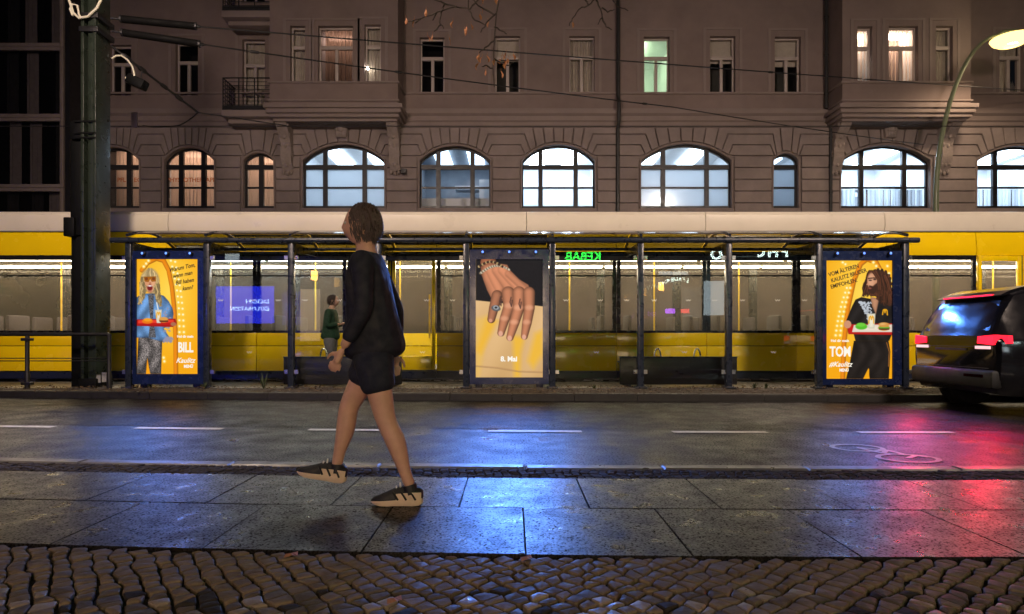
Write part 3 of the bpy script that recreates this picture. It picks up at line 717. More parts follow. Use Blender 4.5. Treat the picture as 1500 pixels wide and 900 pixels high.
# ------------------------------------------------------------------ the tram
YT = 12.9
tz = lambda p: PZ(p, YT)
tram = empty('tram', (0, YT+1.2, 0), 'long yellow tram with cream roof and lit windows behind the shelter', 'tram')
TX0, TX1 = -14.5, 15.2; TD = 2.4
ztop_, zcr, zwt, zwb, zsm, zlb = tz(307), tz(338.5), tz(374), tz(488), tz(507), tz(543.5)
emit('tram_tube', (1, .84, .60), 32.0); emit('tram_tube_cool', (.75, .88, 1), 40.0)
PW = 1.85
nP = int((TX1-TX0)/PW); doors = set()
cx = [TX0+PW*i for i in range(nP+1)]
for i in range(nP):
    mid = (cx[i]+cx[i+1])/2; pxm = 750+mid*F/YT
    if abs(pxm-540) < 66 or abs(pxm-1455) < 60: doors.add(i)
for i in range(nP):
    a, b = cx[i]+.006, cx[i+1]-.006
    # cream roof cowl with rounded upper edge
    pr = [(YT+.10, zcr+.004), (YT+.06, zcr+.10), (YT+.07, ztop_-.10), (YT+.13, ztop_-.03), (YT+.25, ztop_), (YT+TD-.25, ztop_), (YT+TD-.1, ztop_-.08), (YT+TD-.1, zcr+.004)]
    m = MB(); m.prism(pr, a-.006 if i % 2 else a, b+.006 if i % 2 == 0 else b, 'yz'); ob('roof_cowl', m, 'tram_cream', tram, smooth=True, ang=30)
    m = MB(); m.prism([(YT+.02, zwt), (YT+.0, zwt+.1), (YT+.03, zcr-.1), (YT+.06, zcr), (YT+.14, zcr), (YT+.14, zwt)], a, b, 'yz'); ob('upper_panel', m, 'tram_yellow', tram, smooth=True)
    ob('upper_panel', MB().box(a, b, YT+TD-.1, YT+TD, zwt, zcr), 'tram_yellow', tram)
    if i in doors:
        d = MB(); z0d = zlb+.02
        c = (a+b)/2
        for (u, v_) in ((a+.02, c-.012), (c+.012, b-.02)):
            d.box(u, u+.07, YT-.012, YT+.06, z0d, zwt-.01); d.box(v_-.07, v_, YT-.012, YT+.06, z0d, zwt-.01); d.box(u+.07, v_-.07, YT-.012, YT+.06, zwt-.12, zwt-.01); d.box(u+.07, v_-.07, YT-.012, YT+.06, z0d, zlb+.30)
        do = ob('door', d, 'tram_yellow', tram, bevel=.008)
        for (u, v_) in ((a+.09, c-.08), (c+.08, b-.09)):
            ob('pane', MB().poly([(u, YT+.02, zlb+.30), (v_, YT+.02, zlb+.30), (v_, YT+.02, zwt-.12), (u, YT+.02, zwt-.12)]), 'tram_glass', do)
            ob('handle', MB().path([(v_-.06, YT+.08, 1.0), (v_-.06, YT+.08, 1.9)], .018, 8), 'tram_pole', do)
        ob('door_seal', MB().box(c-.012, c+.012, YT, YT+.05, z0d, zwt-.01), 'rubber', do)
    else:
        ob('side_panel', MB().box(a, b, YT, YT+.08, zsm+.006, zwb), 'tram_yellow', tram, bevel=.006)
        ob('side_panel', MB().box(a, b, YT-.004, YT+.08, zlb, zsm-.006), 'tram_yellow', tram, bevel=.006)
        w = MB(); w.box(a, a+.075, YT+.01, YT+.07, zwb, zwt); w.box(b-.075, b, YT+.01, YT+.07, zwb, zwt); w.box(a+.075, b-.075, YT+.01, YT+.07, zwb, zwb+.05); w.box(a+.075, b-.075, YT+.01, YT+.07, zwt-.10, zwt)
        wo = ob('window', w, 'tram_black', tram)
        zsp = zwt-.42
        ob('pane', MB().poly([(a+.075, YT+.03, zwb+.05), (b-.075, YT+.03, zwb+.05), (b-.075, YT+.03, zwt-.1), (a+.075, YT+.03, zwt-.1)]), 'tram_glass', wo)
        ob('hopper_bar', MB().box(a+.075, b-.075, YT+.034, YT+.06, zsp-.014, zsp+.014), 'tram_black', wo)
    ob('skirt', MB().box(a, b, YT+.03, YT+.10, .17, zlb-.012), 'tram_navy', tram)
    # far side
    ob('far_panel', MB().box(a, b, YT+TD-.08, YT+TD, .2, zwb), 'tram_yellow', tram)
    w = MB(); w.box(a, a+.09, YT+TD-.07, YT+TD-.01, zwb, zwt); w.box(b-.09, b, YT+TD-.07, YT+TD-.01, zwb, zwt)
    wo = ob('window', w, 'tram_black', tram); ob('pane', MB().poly([(a+.09, YT+TD-.04, zwb), (b-.09, YT+TD-.04, zwb), (b-.09, YT+TD-.04, zwt), (a+.09, YT+TD-.04, zwt)]), 'tram_glass', wo)
    # inside: ceiling lamps, seats facing along the car, grab poles
    ob('ceiling_lamp', MB().box(a+.04, b-.04, YT+.42, YT+.56, zwt-.06, zwt-.03), 'tram_tube_cool' if i in (4, 5) else 'tram_tube', tram)
    ob('ceiling_lamp', MB().box(a+.04, b-.04, YT+1.75, YT+1.9, zwt-.06, zwt-.03), 'tram_tube', tram)
    if i not in doors:
        for sx_, rev in ((.28, 1), (1.15, -1)):
            for y0 in (YT+.16, YT+1.62):
                s = MB(); s.box(a+sx_, a+sx_+.42, y0, y0+.58, .80, .90)
                bx0 = a+sx_-.03 if rev > 0 else a+sx_+.38
                so = ob('seat', s, 'tram_seat', tram, bevel=.03)
                ob('backrest', MB().box(bx0, bx0+.09, y0, y0+.58, .88, 1.48), 'tram_seat', so, bevel=.035)
                ob('seat_base', MB().box(a+sx_+.1, a+sx_+.3, y0+.1, y0+.5, .36, .80), 'tram_grey', so)
    ob('grab_pole', MB().path([(a+.95, YT+.82, .36), (a+.95, YT+.82, zwt)], .018, 8), 'tram_pole', tram, smooth=True)
ob('floor', MB().box(TX0, TX1, YT+.11, YT+TD-.09, .30, .36), 'tram_grey', tram)
ob('ceiling', MB().box(TX0, TX1, YT+.15, YT+TD-.11, zwt-.028, zwt+.02), 'tram_inner', tram)
ob('seam_strip', MB().box(TX0, TX1, YT+.015, YT+.05, zsm-.006, zsm+.006), 'tram_black', tram)
for bxx in (-11, -5.5, 0.5, 6.5, 12):
    bo = ob('bogie', MB().box(bxx-1.2, bxx+1.2, YT+.35, YT+TD-.35, .14, .29), 'tram_black', tram)
    for dx in (-.8, .8):
        for yy in (13.3, 14.74): ob('wheel', MB().lathe([(.05, -.07), (.28, -.07), (.30, 0), (.28, .05), (.05, .05)], (bxx+dx, yy, .31), 'y', 18), 'tram_grey', bo)
for zz in (.0,):
    ob('side_trim', MB().box(TX0, TX1, YT+.02, YT+.10, zcr-.012, zcr+.006), 'tram_grey', tram)

# ------------------------------------------------------------------ the shelter
YS = 11.2; S = F/YS
sx = lambda p, Y=YS: PX(p, Y)
sz = lambda p, Y=YS: PZ(p, Y)
sh = empty('tram_shelter', (sx(750), YS, PLZ), 'long navy steel and glass tram stop shelter with curved roof on the platform', 'shelter')
posts = [190, 304, 427, 555, 683, 809, 938, 1067, 1199, 1325]
zr = sz(353)
for p in posts:
    x = sx(p); pt = MB().box(x-.055, x+.055, YS-.06, YS+.06, PLZ, zr+.06)
    po = ob('post', pt, 'shelter_paint', sh, bevel=.02)
    ob('foot_plate', MB().box(x-.10, x+.10, YS-.11, YS+.11, PLZ-.004, PLZ+.025), 'shelter_paint', po, bevel=.006)
    for zc_ in (sz(378), sz(545)):
        for s_ in (-1, 1): ob('glass_clamp', MB().box(x+s_*.055, x+s_*.12, YS-.025, YS+.025, zc_-.035, zc_+.035) if s_ > 0 else MB().box(x-.12, x-.055, YS-.025, YS+.025, zc_-.035, zc_+.035), 'steel', po)
    # roof arm: deep at the post, tapering towards the tram
    ar = MB(); ar.prism([(YS, zr-.24), (YS, zr-.02), (YS+1.45, zr-.02), (YS+1.45, zr-.11), (YS+.8, zr-.14)], x-.03, x+.03, 'yz'); ob('roof_arm', ar, 'shelter_paint', sh)
    rb = [(x, YS-.08+1.6*t, zr+.06+.24*math.sin(math.pi*(.12+.80*t))-.06) for t in [k/14 for k in range(15)]]
    ob('roof_rib', MB().path(rb, .028, 6), 'shelter_paint', sh, smooth=True)
    br = MB().path([(x+.05, YS+.5, zr-.08), (x+.32, YS+.85, zr-.05)], .025, 6); ob('roof_brace', br, 'shelter_paint', sh)
for nm, yy, zz, r in (('front_rail', YS-.07, zr, .048), ('rear_rail', YS+1.5, zr-.04, .05), ('middle_rail', YS+.75, zr-.05, .03)):
    ob(nm, MB().path([(sx(166), yy, zz), (sx(1342), yy, zz)], r, 10), 'shelter_paint', sh, smooth=True)
ob('gutter', MB().box(sx(186), sx(1329), YS+1.46, YS+1.60, zr-.17, zr-.085), 'shelter_paint', sh)
for a, b in zip(posts[:-1], posts[1:]):
    xa, xb = sx(a)+.03, sx(b)-.03; m = MB()
    ts = [k/12 for k in range(13)]
    pp = [(YS-.08+1.6*t, zr+.075+.24*math.sin(math.pi*(.12+.80*t))-.06) for t in ts]
    for p, q in zip(pp[:-1], pp[1:]): m.poly([(xa, p[0], p[1]), (xb, p[0], p[1]), (xb, q[0], q[1]), (xa, q[0], q[1])])
    ob('roof_panel', m, 'roof_acrylic', sh, smooth=True, ang=60)
for a, b in ((304,427),(427,555),(555,683),(809,938),(938,1067),(1067,1199)):
    xa, xb = sx(a)+.075, sx(b)-.075; z0, z1 = sz(556), sz(368)
    pn = ob('glass_pane', MB().poly([(xa, YS, z0), (xb, YS, z0), (xb, YS, z1), (xa, YS, z1)]), 'shelter_glass', sh)
    for (fx_, pz_) in ((.5, 516), (.12, 440), (.55, 440), (.88, 440)):      # etched bird marks
        x = xa+(xb-xa)*fx_; z = sz(pz_)
        mk = MB(); pts = [(x-.045, z+.016), (x-.022, z-.016), (x, z+.010), (x+.022, z-.016), (x+.045, z+.016)]
        for p, q in zip(pts[:-1], pts[1:]): mk.poly([(p[0], YS-.003, p[1]-.006), (q[0], YS-.003, q[1]-.006), (q[0], YS-.003, q[1]+.006), (p[0], YS-.003, p[1]+.006)])
        ob('bird_mark', mk, 'etch', pn)
# two benches behind the glass
def bench(p0, p1, label):
    Y = YS+.22; x0, x1 = PX(p0, Y), PX(p1, Y); b = empty('bench', ((x0+x1)/2, Y+.2, PLZ), label, 'bench', 'benches inside the shelter')
    zt = PZ(523, Y)
    ob('back_panel', MB().box(x0, x1, Y, Y+.05, PLZ+.04, zt), 'bench_panel', b, bevel=.012)
    ob('top_strip', MB().box(x0, x1, Y-.006, Y+.056, zt-.02, zt+.006), 'shelter_paint', b)
    for k in range(4): ob('seat_slat', MB().box(x0+.04, x1-.04, Y+.10+k*.11, Y+.19+k*.11, .54, .575), 'bench_panel', b, bevel=.006)
    for s_ in (.08, .92): ob('leg', MB().box(x0+(x1-x0)*s_-.04, x0+(x1-x0)*s_+.04, Y+.051, Y+.5, PLZ, .54), 'shelter_paint', b)
    for s_ in (.33, .67):
        x = x0+(x1-x0)*s_; pts = [(x-.06+.06*(1-math.cos(t*math.pi)), Y+.08+.0*t, zt-.02+.17*math.sin(t*math.pi)) for t in [k/12 for k in range(13)]]
        ob('armrest', MB().path(pts, .014, 8), 'steel', b, smooth=True)
bench(415, 588, 'dark low-backed bench behind the glass, beside the waiting person'); bench(908, 1080, 'dark low-backed bench behind the glass, right of the hand poster')

# ------------------------------------------------------------------ mast, railing, cables
YM = 11.3
mast = empty('catenary_mast', (PX(138, YM), YM+.2, PLZ), 'thick dark green steel overhead-line mast beside the shelter', 'mast')
x0, x1 = PX(118, YM), PX(140, YM); ZT = 9.0
ob('flange', MB().box(x0, x0+.055, YM, YM+.42, PLZ, ZT), 'mast_paint', mast, bevel=.008)
ob('flange', MB().box(x1-.055, x1, YM, YM+.42, PLZ, ZT), 'mast_paint', mast, bevel=.008)
ob('web', MB().box(x0+.054, x1-.054, YM+.13, YM+.17, PLZ, ZT), 'mast_paint', mast)
ob('stiffener', MB().box(x0+.055+.06, x1-.056, YM+.03, YM+.129, PLZ, ZT), 'mast_paint', mast, bevel=.006)
ob('cable_duct', MB().box(PX(98, YM), x0+.02, YM+.10, YM+.4, PLZ, PZ(345, YM)), 'mast_dark', mast, bevel=.02)
ob('cable_duct', MB().box(PX(99, YM), x0-.004, YM+.06, YM+.38, PZ(345, YM)+.01, PZ(205, YM)), 'mast_dark', mast, bevel=.02)
ob('junction_box', MB().box(PX(92, YM), PX(108, YM), YM+.0, YM+.3, PZ(346, YM), PZ(318, YM)), 'mast_dark', mast, bevel=.02)
ob('bracket_box', MB().box(PX(100, YM), x0-.005, YM+.02, YM+.3, PZ(204, YM), PZ(176, YM)), 'mast_dark', mast, bevel=.02)
for pz in (178, 195, 202): ob('steel_strap', MB().box(PX(109, YM), x1+.005, YM-.012, YM+.006, PZ(pz+1.2, YM), PZ(pz-1.2, YM)), 'mast_dark', mast)
for pz in (23, 43): ob('cable_clamp', MB().box(x0-.02, x1+.06, YM-.03, YM+.45, PZ(pz+4, YM), PZ(pz-4, YM)), 'iron', mast, bevel=.01)
ob('foot_sleeve', MB().box(x0-.03, x1+.03, YM-.03, YM+.45, PLZ-.01, PLZ+.16), 'mast_dark', mast, bevel=.02)
for k in range(9): ob('bolt', MB().ball((x0-.006, YM+.1, PZ(80+k*42, YM)), .016, 6, 4), 'iron', mast)
# posted paper scraps
ob('paper_sticker', MB().box(PX(139, YM), PX(146, YM), YM+.024, YM+.028, PZ(561, YM), PZ(549, YM)), 'paint_worn', mast); ob('paper_sticker', MB().box(PX(148, YM), PX(156, YM), YM+.022, YM+.026, PZ(560, YM), PZ(546, YM)), 'paint_worn', mast)
lp = [(PX(a, YM), YM-.06, PZ(b, YM)) for a, b in ((99,-14),(107,10),(111,22),(119,29),(132,27),(145,15),(154,-3),(158,-18))]
ob('cable_loop', MB().path(lp, .022, 8), 'cable_pale', mast, smooth=True)
lp = [(PX(a, YM), YM-.06, PZ(b, YM)) for a, b in ((110,26),(106,16),(110,9),(117,11),(119,24),(123,30))]
ob('cable_loop', MB().path(lp, .018, 8), 'cable_pale', mast, smooth=True)
def insulator(a, b, label):
    p, q = Vector((PX(a[0], YM), YM+.1, PZ(a[1], YM))), Vector((PX(b[0], YM+.3), YM+.4, PZ(b[1], YM+.3)))
    e = empty('insulator_rod', p, label, 'insulator', 'insulator rods on the mast')
    d = (q-p)
    ob('shackle', MB().path([p-d*.13, p], .022, 8), 'iron', e); ob('rod', MB().path([p, p+d*.02, p+d*.98, q], [.05, .066, .066, .05], 12), 'insulator', e, smooth=True)
    for t in (.0, 1.0): ob('end_cap', MB().path([p+d*(t-.012), p+d*(t+.012)], .07, 12), 'iron', e)
    return q
q1 = insulator((172, 24), (283, 35), 'thick black insulator rod on the mast, the upper of two'); q2 = insulator((174, 44), (288, 61), 'thick black insulator rod on the mast, the lower of two')
def cable(name, pts, r, label, mat='iron', sag=.0, extras=()):
    P = [Vector(p) for p in pts]; out = []
    for a, b in zip(P[:-1], P[1:]):
        for k in range(12):
            t = k/12; v = a.lerp(b, t); v.z -= sag*4*t*(1-t); out.append(v)
    out.append(P[-1]); m = MB().path(out, r, 6)
    o = ob(name, m, mat, smooth=True); tag(o, label, 'cable')
    for (t, rr) in extras:
        i = t*(len(out)-1); v = out[int(i)]; d = (out[min(len(out)-1, int(i)+1)]-out[max(0, int(i)-1)]).normalized()
        ob('fitting', MB().path([v-d*.09, v-d*.05, v+d*.05, v+d*.09], [r*1.2, rr, rr, r*1.2], 8), 'iron', o, smooth=True)
    return o
YW = 20.93
cable('span_cable', [q1, (PX(1600, YW), YW, PZ(139, YW))], .014, 'thin overhead wire running from the upper insulator rod past the lit windows', sag=.05, extras=((.035, .035), (.06, .03), (.5, .03)))
cable('span_cable', [q2, (PX(985, 17), 17, PZ(157, 17)), (PX(1330, YW), YW-.8, PZ(212, YW-.8))], .014, 'thin overhead wire running from the lower insulator rod down to the right bay', sag=.04, extras=((.03, .035), (.055, .03), (.2, .028), (.48, .03)))
jp = (PX(290, 13.2), 13.2, PZ(165, 13.2))
o = cable('stay_cable', [(PX(158, YM), YM+.1, PZ(64, YM)), (PX(200, YM+.4), YM+.4, PZ(96, YM+.4)), jp], .022, 'thick slanting stay cable with clamps between the mast and the contact wire', extras=((.3, .05), (.55, .045), (.72, .04), (.85, .045)))
cable('contact_wire', [(-40, 14.0, 5.72), (40, 14.0, 5.72)], .011, 'overhead contact wire stretched level above the tram roof')
cable('pull_off_wire', [jp, (PX(420, 14.0), 14.0, 5.73)], .012, 'short thin wire joining the slanting stay cable to the contact wire')
cable('pull_off_wire', [jp, (PX(262, 13.6), 13.6, PZ(184, 13.6)), (PX(210, 14), 13.99, 5.73)], .014, 'short bent wire hanging between stay cable and contact wire by the mast', sag=.03)
dv = empty('signal_box', (PX(200, 11.5), 11.5, PZ(127, 11.5)), 'small black signal box with pale looped cable hanging from the stay cable', 'signal box')
bm_ = MB().box(-.17, .17, -.10, .10, -.09, .09); mt = Matrix.Translation((PX(201, 11.5), 11.5, PZ(121, 11.5))) @ Matrix.Rotation(R(24), 4, 'Y')
bm_.v = [tuple(mt @ Vector(v)) for v in bm_.v]; ob('casing', bm_, 'mast_dark', dv, bevel=.03)
ob('hanger', MB().path([(PX(206, 11.5), 11.5, PZ(117, 11.5)), (PX(208, 11.5), 11.5, PZ(104, 11.5))], .012, 6), 'iron', dv)
lp = [(PX(a, 11.42), 11.42, PZ(b, 11.42)) for a, b in ((164,86),(170,82),(178,82),(187,88),(194,98),(197,110),(195,119),(188,119),(184,114),(188,111),(195,114),(199,118))]
ob('cable_loop', MB().path(lp, .016, 8), 'cable_pale', dv, smooth=True)
fl = empty('stop_flag', (PX(197, 13.9), 13.9, PZ(190, 13.9)), 'small grey plate hanging beside the mast above the arched windows', 'plate')
ob('plate', MB().box(PX(193, 13.9), PX(202, 13.9), 13.88, 13.91, PZ(187, 13.9), PZ(165, 13.9)), 'alu', fl, bevel=.006)
ob('hanger', MB().path([(PX(199, 13.9), 13.9, PZ(187, 13.9)), (PX(201, 13.9), 13.98, 5.72)], .012, 6), 'iron', fl)
# guard rail at the platform end
YR = 11.05
rl = empty('guard_railing', (PX(60, YR), YR, PLZ), 'black tubular guard railing in front of the mast', 'railing')
zt = PZ(490, YR)
ob('top_rail', MB().path([(PX(-260, YR), YR, zt), (PX(158, YR), YR, zt), (PX(161, YR), YR, zt-.03)], .034, 10), 'black_matt', rl, smooth=True)
for pz in (525, 529): ob('middle_rail', MB().path([(PX(-260, YR), YR, PZ(pz, YR)), (PX(160, YR), YR, PZ(pz, YR))], .010, 6), 'black_matt', rl)
for p in (-200, -80, 40, 160):
    m = MB().path([(PX(p, YR), YR, PLZ), (PX(p, YR), YR, PLZ+.25), (PX(p, YR), YR, PLZ+.27), (PX(p, YR), YR, zt)], [.042, .042, .034, .034], 10)
    po = ob('post', m, 'black_matt', rl, smooth=True)
    if p != 160:
        for pz in (497.5, 562): ob('clamp', MB().box(PX(p-7, YR), PX(p+7, YR), YR-.05, YR+.05, PZ(pz+2.2, YR), PZ(pz-2.2, YR)), 'black_matt', po, bevel=.008)
# ------------------------------------------------------------------ street lamps
emit('lamp_glow', (1, .80, .48), 60); emit('halo_bowl', (1, .66, .20), 3.2)
def street_lamp(loc, head, label, watts, colr, far_=True):
    e = empty('street_lamp', loc, label, 'street lamp', 'street lamps')
    x, y, z = loc; hx, hy, hz = head
    pts = [(x, y, z), (x, y, z+1.2), (x, y, hz-4.6)]
    for k in range(1, 13):
        t = k/12; pts.append((x+(hx-x)*(1-math.cos(t*math.pi/2))**.9, y+(hy-y)*(1-math.cos(t*math.pi/2)), hz-4.6+4.6*math.sin(t*math.pi/2)))
    ob('pole', MB().path(pts, [.10, .10, .075]+[.07-.025*k/12 for k in range(1, 13)], 12), 'lamp_pole', e, smooth=True)
    hd = MB().path([(hx, hy, hz), (hx+.12, hy-.02, hz+.02), (hx+.6, hy-.04, hz+.04), (hx+.75, hy-.04, hz+.02)], [.05, .12, .13, .04], 12); ob('lamp_head', hd, 'lamp_pole', e, smooth=True)
    ob('lamp_lens', MB().ball((hx+.38, hy-.03, hz-.09), (.34, .19, .16), 14, 8), 'lamp_glow', e, smooth=True)
    ob('halo_bowl', MB().lathe([(.52, -.10), (.46, -.20), (.34, -.28), (.20, -.31), (.20, -.30), (.33, -.26), (.44, -.18), (.49, -.10)], (hx+.38, hy-.03, hz), 'z', 22), 'halo_bowl', e, smooth=True)  # glowing bowl added to imitate the yellow halo round the lens
    L = bpy.data.lights.new('lamp_light', 'SPOT'); L.energy = watts; L.color = colr; L.shadow_soft_size = .22 if far_ else .6; L.spot_size = R(172 if far_ else 136); L.spot_blend = .6 if far_ else .9
    lo = bpy.data.objects.new('lamp_light', L); col.objects.link(lo); lo.location = (hx+.38, hy-.03, hz-.40); lo.rotation_euler = (0 if far_ else R(60), 0, 0); lo.parent = e; lo.matrix_parent_inverse = Matrix.Translation(-e.location)
YP = 18.7
street_lamp((PX(1371, YP), YP, .1), (PX(1461, YP-.4), YP-.4, PZ(52, YP-.4)), 'tall curved street lamp glowing in front of the right bay', 420, (1, .74, .50))
street_lamp((8.2, 1.2, .1), (8.2, 3.2, 8.6), 'tall curved street lamp on the near pavement, right of the shop signs', 5600, (1, .76, .62), False)
street_lamp((-5.5, 1.2, .1), (-5.5, 3.2, 8.6), 'tall curved street lamp on the near pavement opposite the blonde-figure poster', 5200, (1, .76, .62), False)
# ------------------------------------------------------------------ advertising screens: the picture is painted onto a fine grid of colours
class Paint:
    def __init__(s, W, H, w, h, bgc):
        s.W, s.H, s.w, s.h = W, H, w, h
        s.u, s.v = np.meshgrid(np.linspace(0, W, w+1), np.linspace(0, H, h+1)); s.aa = W/w*.9
        s.c = np.zeros(s.u.shape+(3,)); s.c[:] = bgc; s.rng = np.random.RandomState(3)
    def put(s, mask, c):
        c = np.array(c, float); s.c = s.c*(1-mask[..., None])+mask[..., None]*(c if c.ndim == 3 else c[None, None])
    def m(s, d, soft=1.0): return np.clip(.5-d/(s.aa*soft), 0, 1)
    def ell(s, cx, cy, rx, ry, c, soft=1.0, rot=0):
        a = math.radians(rot); du, dv = s.u-cx, s.v-cy; p, q = du*math.cos(a)+dv*math.sin(a), -du*math.sin(a)+dv*math.cos(a)
        d = (np.sqrt((p/rx)**2+(q/ry)**2)-1)*min(rx, ry); s.put(s.m(d, soft), c)
    def pol(s, pts, c, soft=1.0, shade=0, noise=0, fold=.0):
        pts = np.array(pts, float); ins = np.zeros(s.u.shape, bool); dm = np.full(s.u.shape, 1e9); n = len(pts)
        for i in range(n):
            (x1, y1), (x2, y2) = pts[i], pts[(i+1) % n]
            cond = ((y1 > s.v) != (y2 > s.v)); ins ^= cond & (s.u < (x2-x1)*(s.v-y1)/((y2-y1) if y2 != y1 else 1e-9)+x1)
            t = np.clip(((s.u-x1)*(x2-x1)+(s.v-y1)*(y2-y1))/max(1e-9, (x2-x1)**2+(y2-y1)**2), 0, 1)
            dm = np.minimum(dm, np.hypot(s.u-x1-t*(x2-x1), s.v-y1-t*(y2-y1)))
        d = np.where(ins, -dm, dm); cc = np.array(c, float)[None, None]*np.ones(s.u.shape+(1,))
        if shade: cc = cc*(1-shade*np.exp(-dm/10))[..., None]
        if fold: cc = np.clip(cc*(1+fold*(.7*np.sin(s.u*.085+2.8*np.sin(s.v*.022))+.3*np.sin(s.v*.045+s.u*.05+1)))[..., None], 0, 255)
        if noise: cc = np.clip(cc*(1+noise*(s.rng.rand(*s.u.shape)-.5))[..., None], 0, 255)
        s.put(s.m(d, soft), cc)
    def cap(s, pts, r, c, edge=.5, soft=1.0, light=(-.4, -.3)):
        # thick shaded stroke through points with radii
        best = np.full(s.u.shape, 1e9); sh = np.zeros(s.u.shape)
        r = r if isinstance(r, (list, tuple)) else [r]*len(pts)
        for (p, q, ra, rb) in zip(pts[:-1], pts[1:], r[:-1], r[1:]):
            L = max(1e-6, (q[0]-p[0])**2+(q[1]-p[1])**2); t = np.clip(((s.u-p[0])*(q[0]-p[0])+(s.v-p[1])*(q[1]-p[1]))/L, 0, 1)
            du, dv = s.u-p[0]-t*(q[0]-p[0]), s.v-p[1]-t*(q[1]-p[1]); rr = ra+(rb-ra)*t
            d = np.hypot(du, dv)-rr; k = d < best; best = np.where(k, d, best)
            nr = np.clip(np.hypot(du, dv)/rr, 0, 1); lam = 1-edge*nr**2.2+.25*((du*light[0]+dv*light[1])/rr); sh = np.where(k, lam, sh)
        cc = np.clip(np.array(c, float)[None, None]*np.clip(sh, .15, 1.3)[..., None], 0, 255); s.put(s.m(best, soft), cc)
    def build(s, name, parent, px0, px1, py0, py1, Y, strength):
        x0, x1, z1, z0 = PX(px0, Y), PX(px1, Y), PZ(py0, Y), PZ(py1, Y); W, H = s.w, s.h
        me = bpy.data.meshes.new(name); X = x0+(x1-x0)*s.u/s.W; Z = z1+(z0-z1)*s.v/s.H
        v = np.stack([X.ravel(), np.full(X.size, Y), Z.ravel()], 1)
        i = np.arange((W+1)*(H+1)).reshape(H+1, W+1); f = np.stack([i[:-1, :-1].ravel(), i[1:, :-1].ravel(), i[1:, 1:].ravel(), i[:-1, 1:].ravel()], 1)
        me.vertices.add(len(v)); me.vertices.foreach_set('co', v.ravel().astype(np.float32)); me.loops.add(f.size); me.loops.foreach_set('vertex_index', f.ravel().astype(np.int32))
        me.polygons.add(len(f)); me.polygons.foreach_set('loop_start', np.arange(0, f.size, 4, dtype=np.int32)); me.update(); me.validate()
        ca = me.color_attributes.new('print', 'FLOAT_COLOR', 'POINT'); c = np.clip(s.c, 0, 255)/255.0
        c = np.where(c <= .04045, c/12.92, ((c+.055)/1.055)**2.4); rgba = np.concatenate([c.reshape(-1, 3), np.ones((X.size, 1))], 1)
        ca.data.foreach_set('color', rgba.ravel().astype(np.float32))
        m = bpy.data.materials.new(name+'_glow'); m.use_nodes = True; nn = m.node_tree.nodes; p = nn['Principled BSDF']; at_ = nn.new('ShaderNodeAttribute'); at_.attribute_name = 'print'
        p.inputs['Base Color'].default_value = (.01, .01, .01, 1); p.inputs['Roughness'].default_value = .6; p.inputs['Specular IOR Level'].default_value = .05
        m.node_tree.links.new(at_.outputs['Color'], p.inputs['Emission Color']); p.inputs['Emission Strength'].default_value = strength
        me.materials.append(m); return link(name, me, None, parent)
emit('print_white', (1, .96, .85), .95); 
pm('print_black', (.01, .008, .006), .5, bump=0)
SK, HB = (205, 140, 105), (225, 190, 130)
def golden_back(p, arch, dots):
    g = np.clip(1-np.hypot((p.u-180)/230, (p.v-180)/420), 0, 1)[..., None]
    p.put(np.ones(p.u.shape), np.array([246, 168, 12.])+g*np.array([12, 48, 70.]))
    p.cap(arch, 13, (236, 138, 14), .25)
    for a, b, n, off in dots:
        for k in range(n):
            t = k/(n-1); cx_, cy_ = a[0]+(b[0]-a[0])*t+off*math.sin(t*math.pi), a[1]+(b[1]-a[1])*t
            p.ell(cx_, cy_, 11, 11, (255, 205, 70), 4); p.ell(cx_, cy_, 5.5, 5.5, (255, 250, 200), 2)
# --- left: blonde figure with tray
p1 = Paint(340, 629, 150, 280, (250, 180, 20))
golden_back(p1, [(30, 60), (60, 20), (110, -4), (150, 8), (178, 60), (196, 150), (208, 260), (216, 420), (218, 629)], [((214, 14), (262, 400), 13, 10), ((190, 8), (238, 400), 13, 14), ((66, 8), (40, 40), 3, 0), ((154, 560), (150, 540), 1.01 and 2, 0)])
p1.pol([(10, 430), (0, 629), (54, 629), (62, 560), (76, 629), (136, 629), (142, 450), (120, 400), (30, 400)], (96, 90, 88), noise=1.6, shade=.5, fold=.3)     # sequin trousers
p1.pol([(52, 629), (60, 540), (74, 629)], (246, 160, 10))
p1.pol([(0, 210), (30, 190), (95, 185), (150, 200), (178, 230), (200, 270), (205, 300), (196, 355), (150, 380), (190, 440), (150, 455), (60, 430), (0, 430)], (98, 140, 190), shade=.4, noise=.2, fold=.22)
for k in range(60): p1.ell(150+p1.rng.rand()*50, 270+p1.rng.rand()*180 if p1.rng.rand() < .5 else 430+p1.rng.rand()*25, 7, 4, (150, 145, 165), 2, p1.rng.rand()*180)
p1.pol([(64, 196), (96, 190), (92, 330), (108, 430), (66, 430), (76, 330)], (80, 80, 84), noise=1.6)                                               # glitter tie
p1.ell(74, 112, 52, 62, (196, 160, 100), 6)
for k in range(240):                                                                                                                                # hair
    a = p1.rng.rand()*6.28; rr = p1.rng.rand()**.5; cx_, cy_ = 72+52*rr*math.cos(a), 108+62*rr*math.sin(a)+18
    if cy_ > 150 and 42 < cx_ < 104: continue
    c_ = np.array([226, 192, 128])*(0.62+.45*p1.rng.rand()); p1.cap([(cx_, cy_), (cx_+8*(p1.rng.rand()-.5), cy_+20), (cx_+14*(p1.rng.rand()-.5), cy_+38)], 3.2, c_, .3)
p1.ell(74, 128, 31, 48, (214, 150, 108), 3); p1.ell(84, 132, 19, 40, (226, 168, 126), 6)
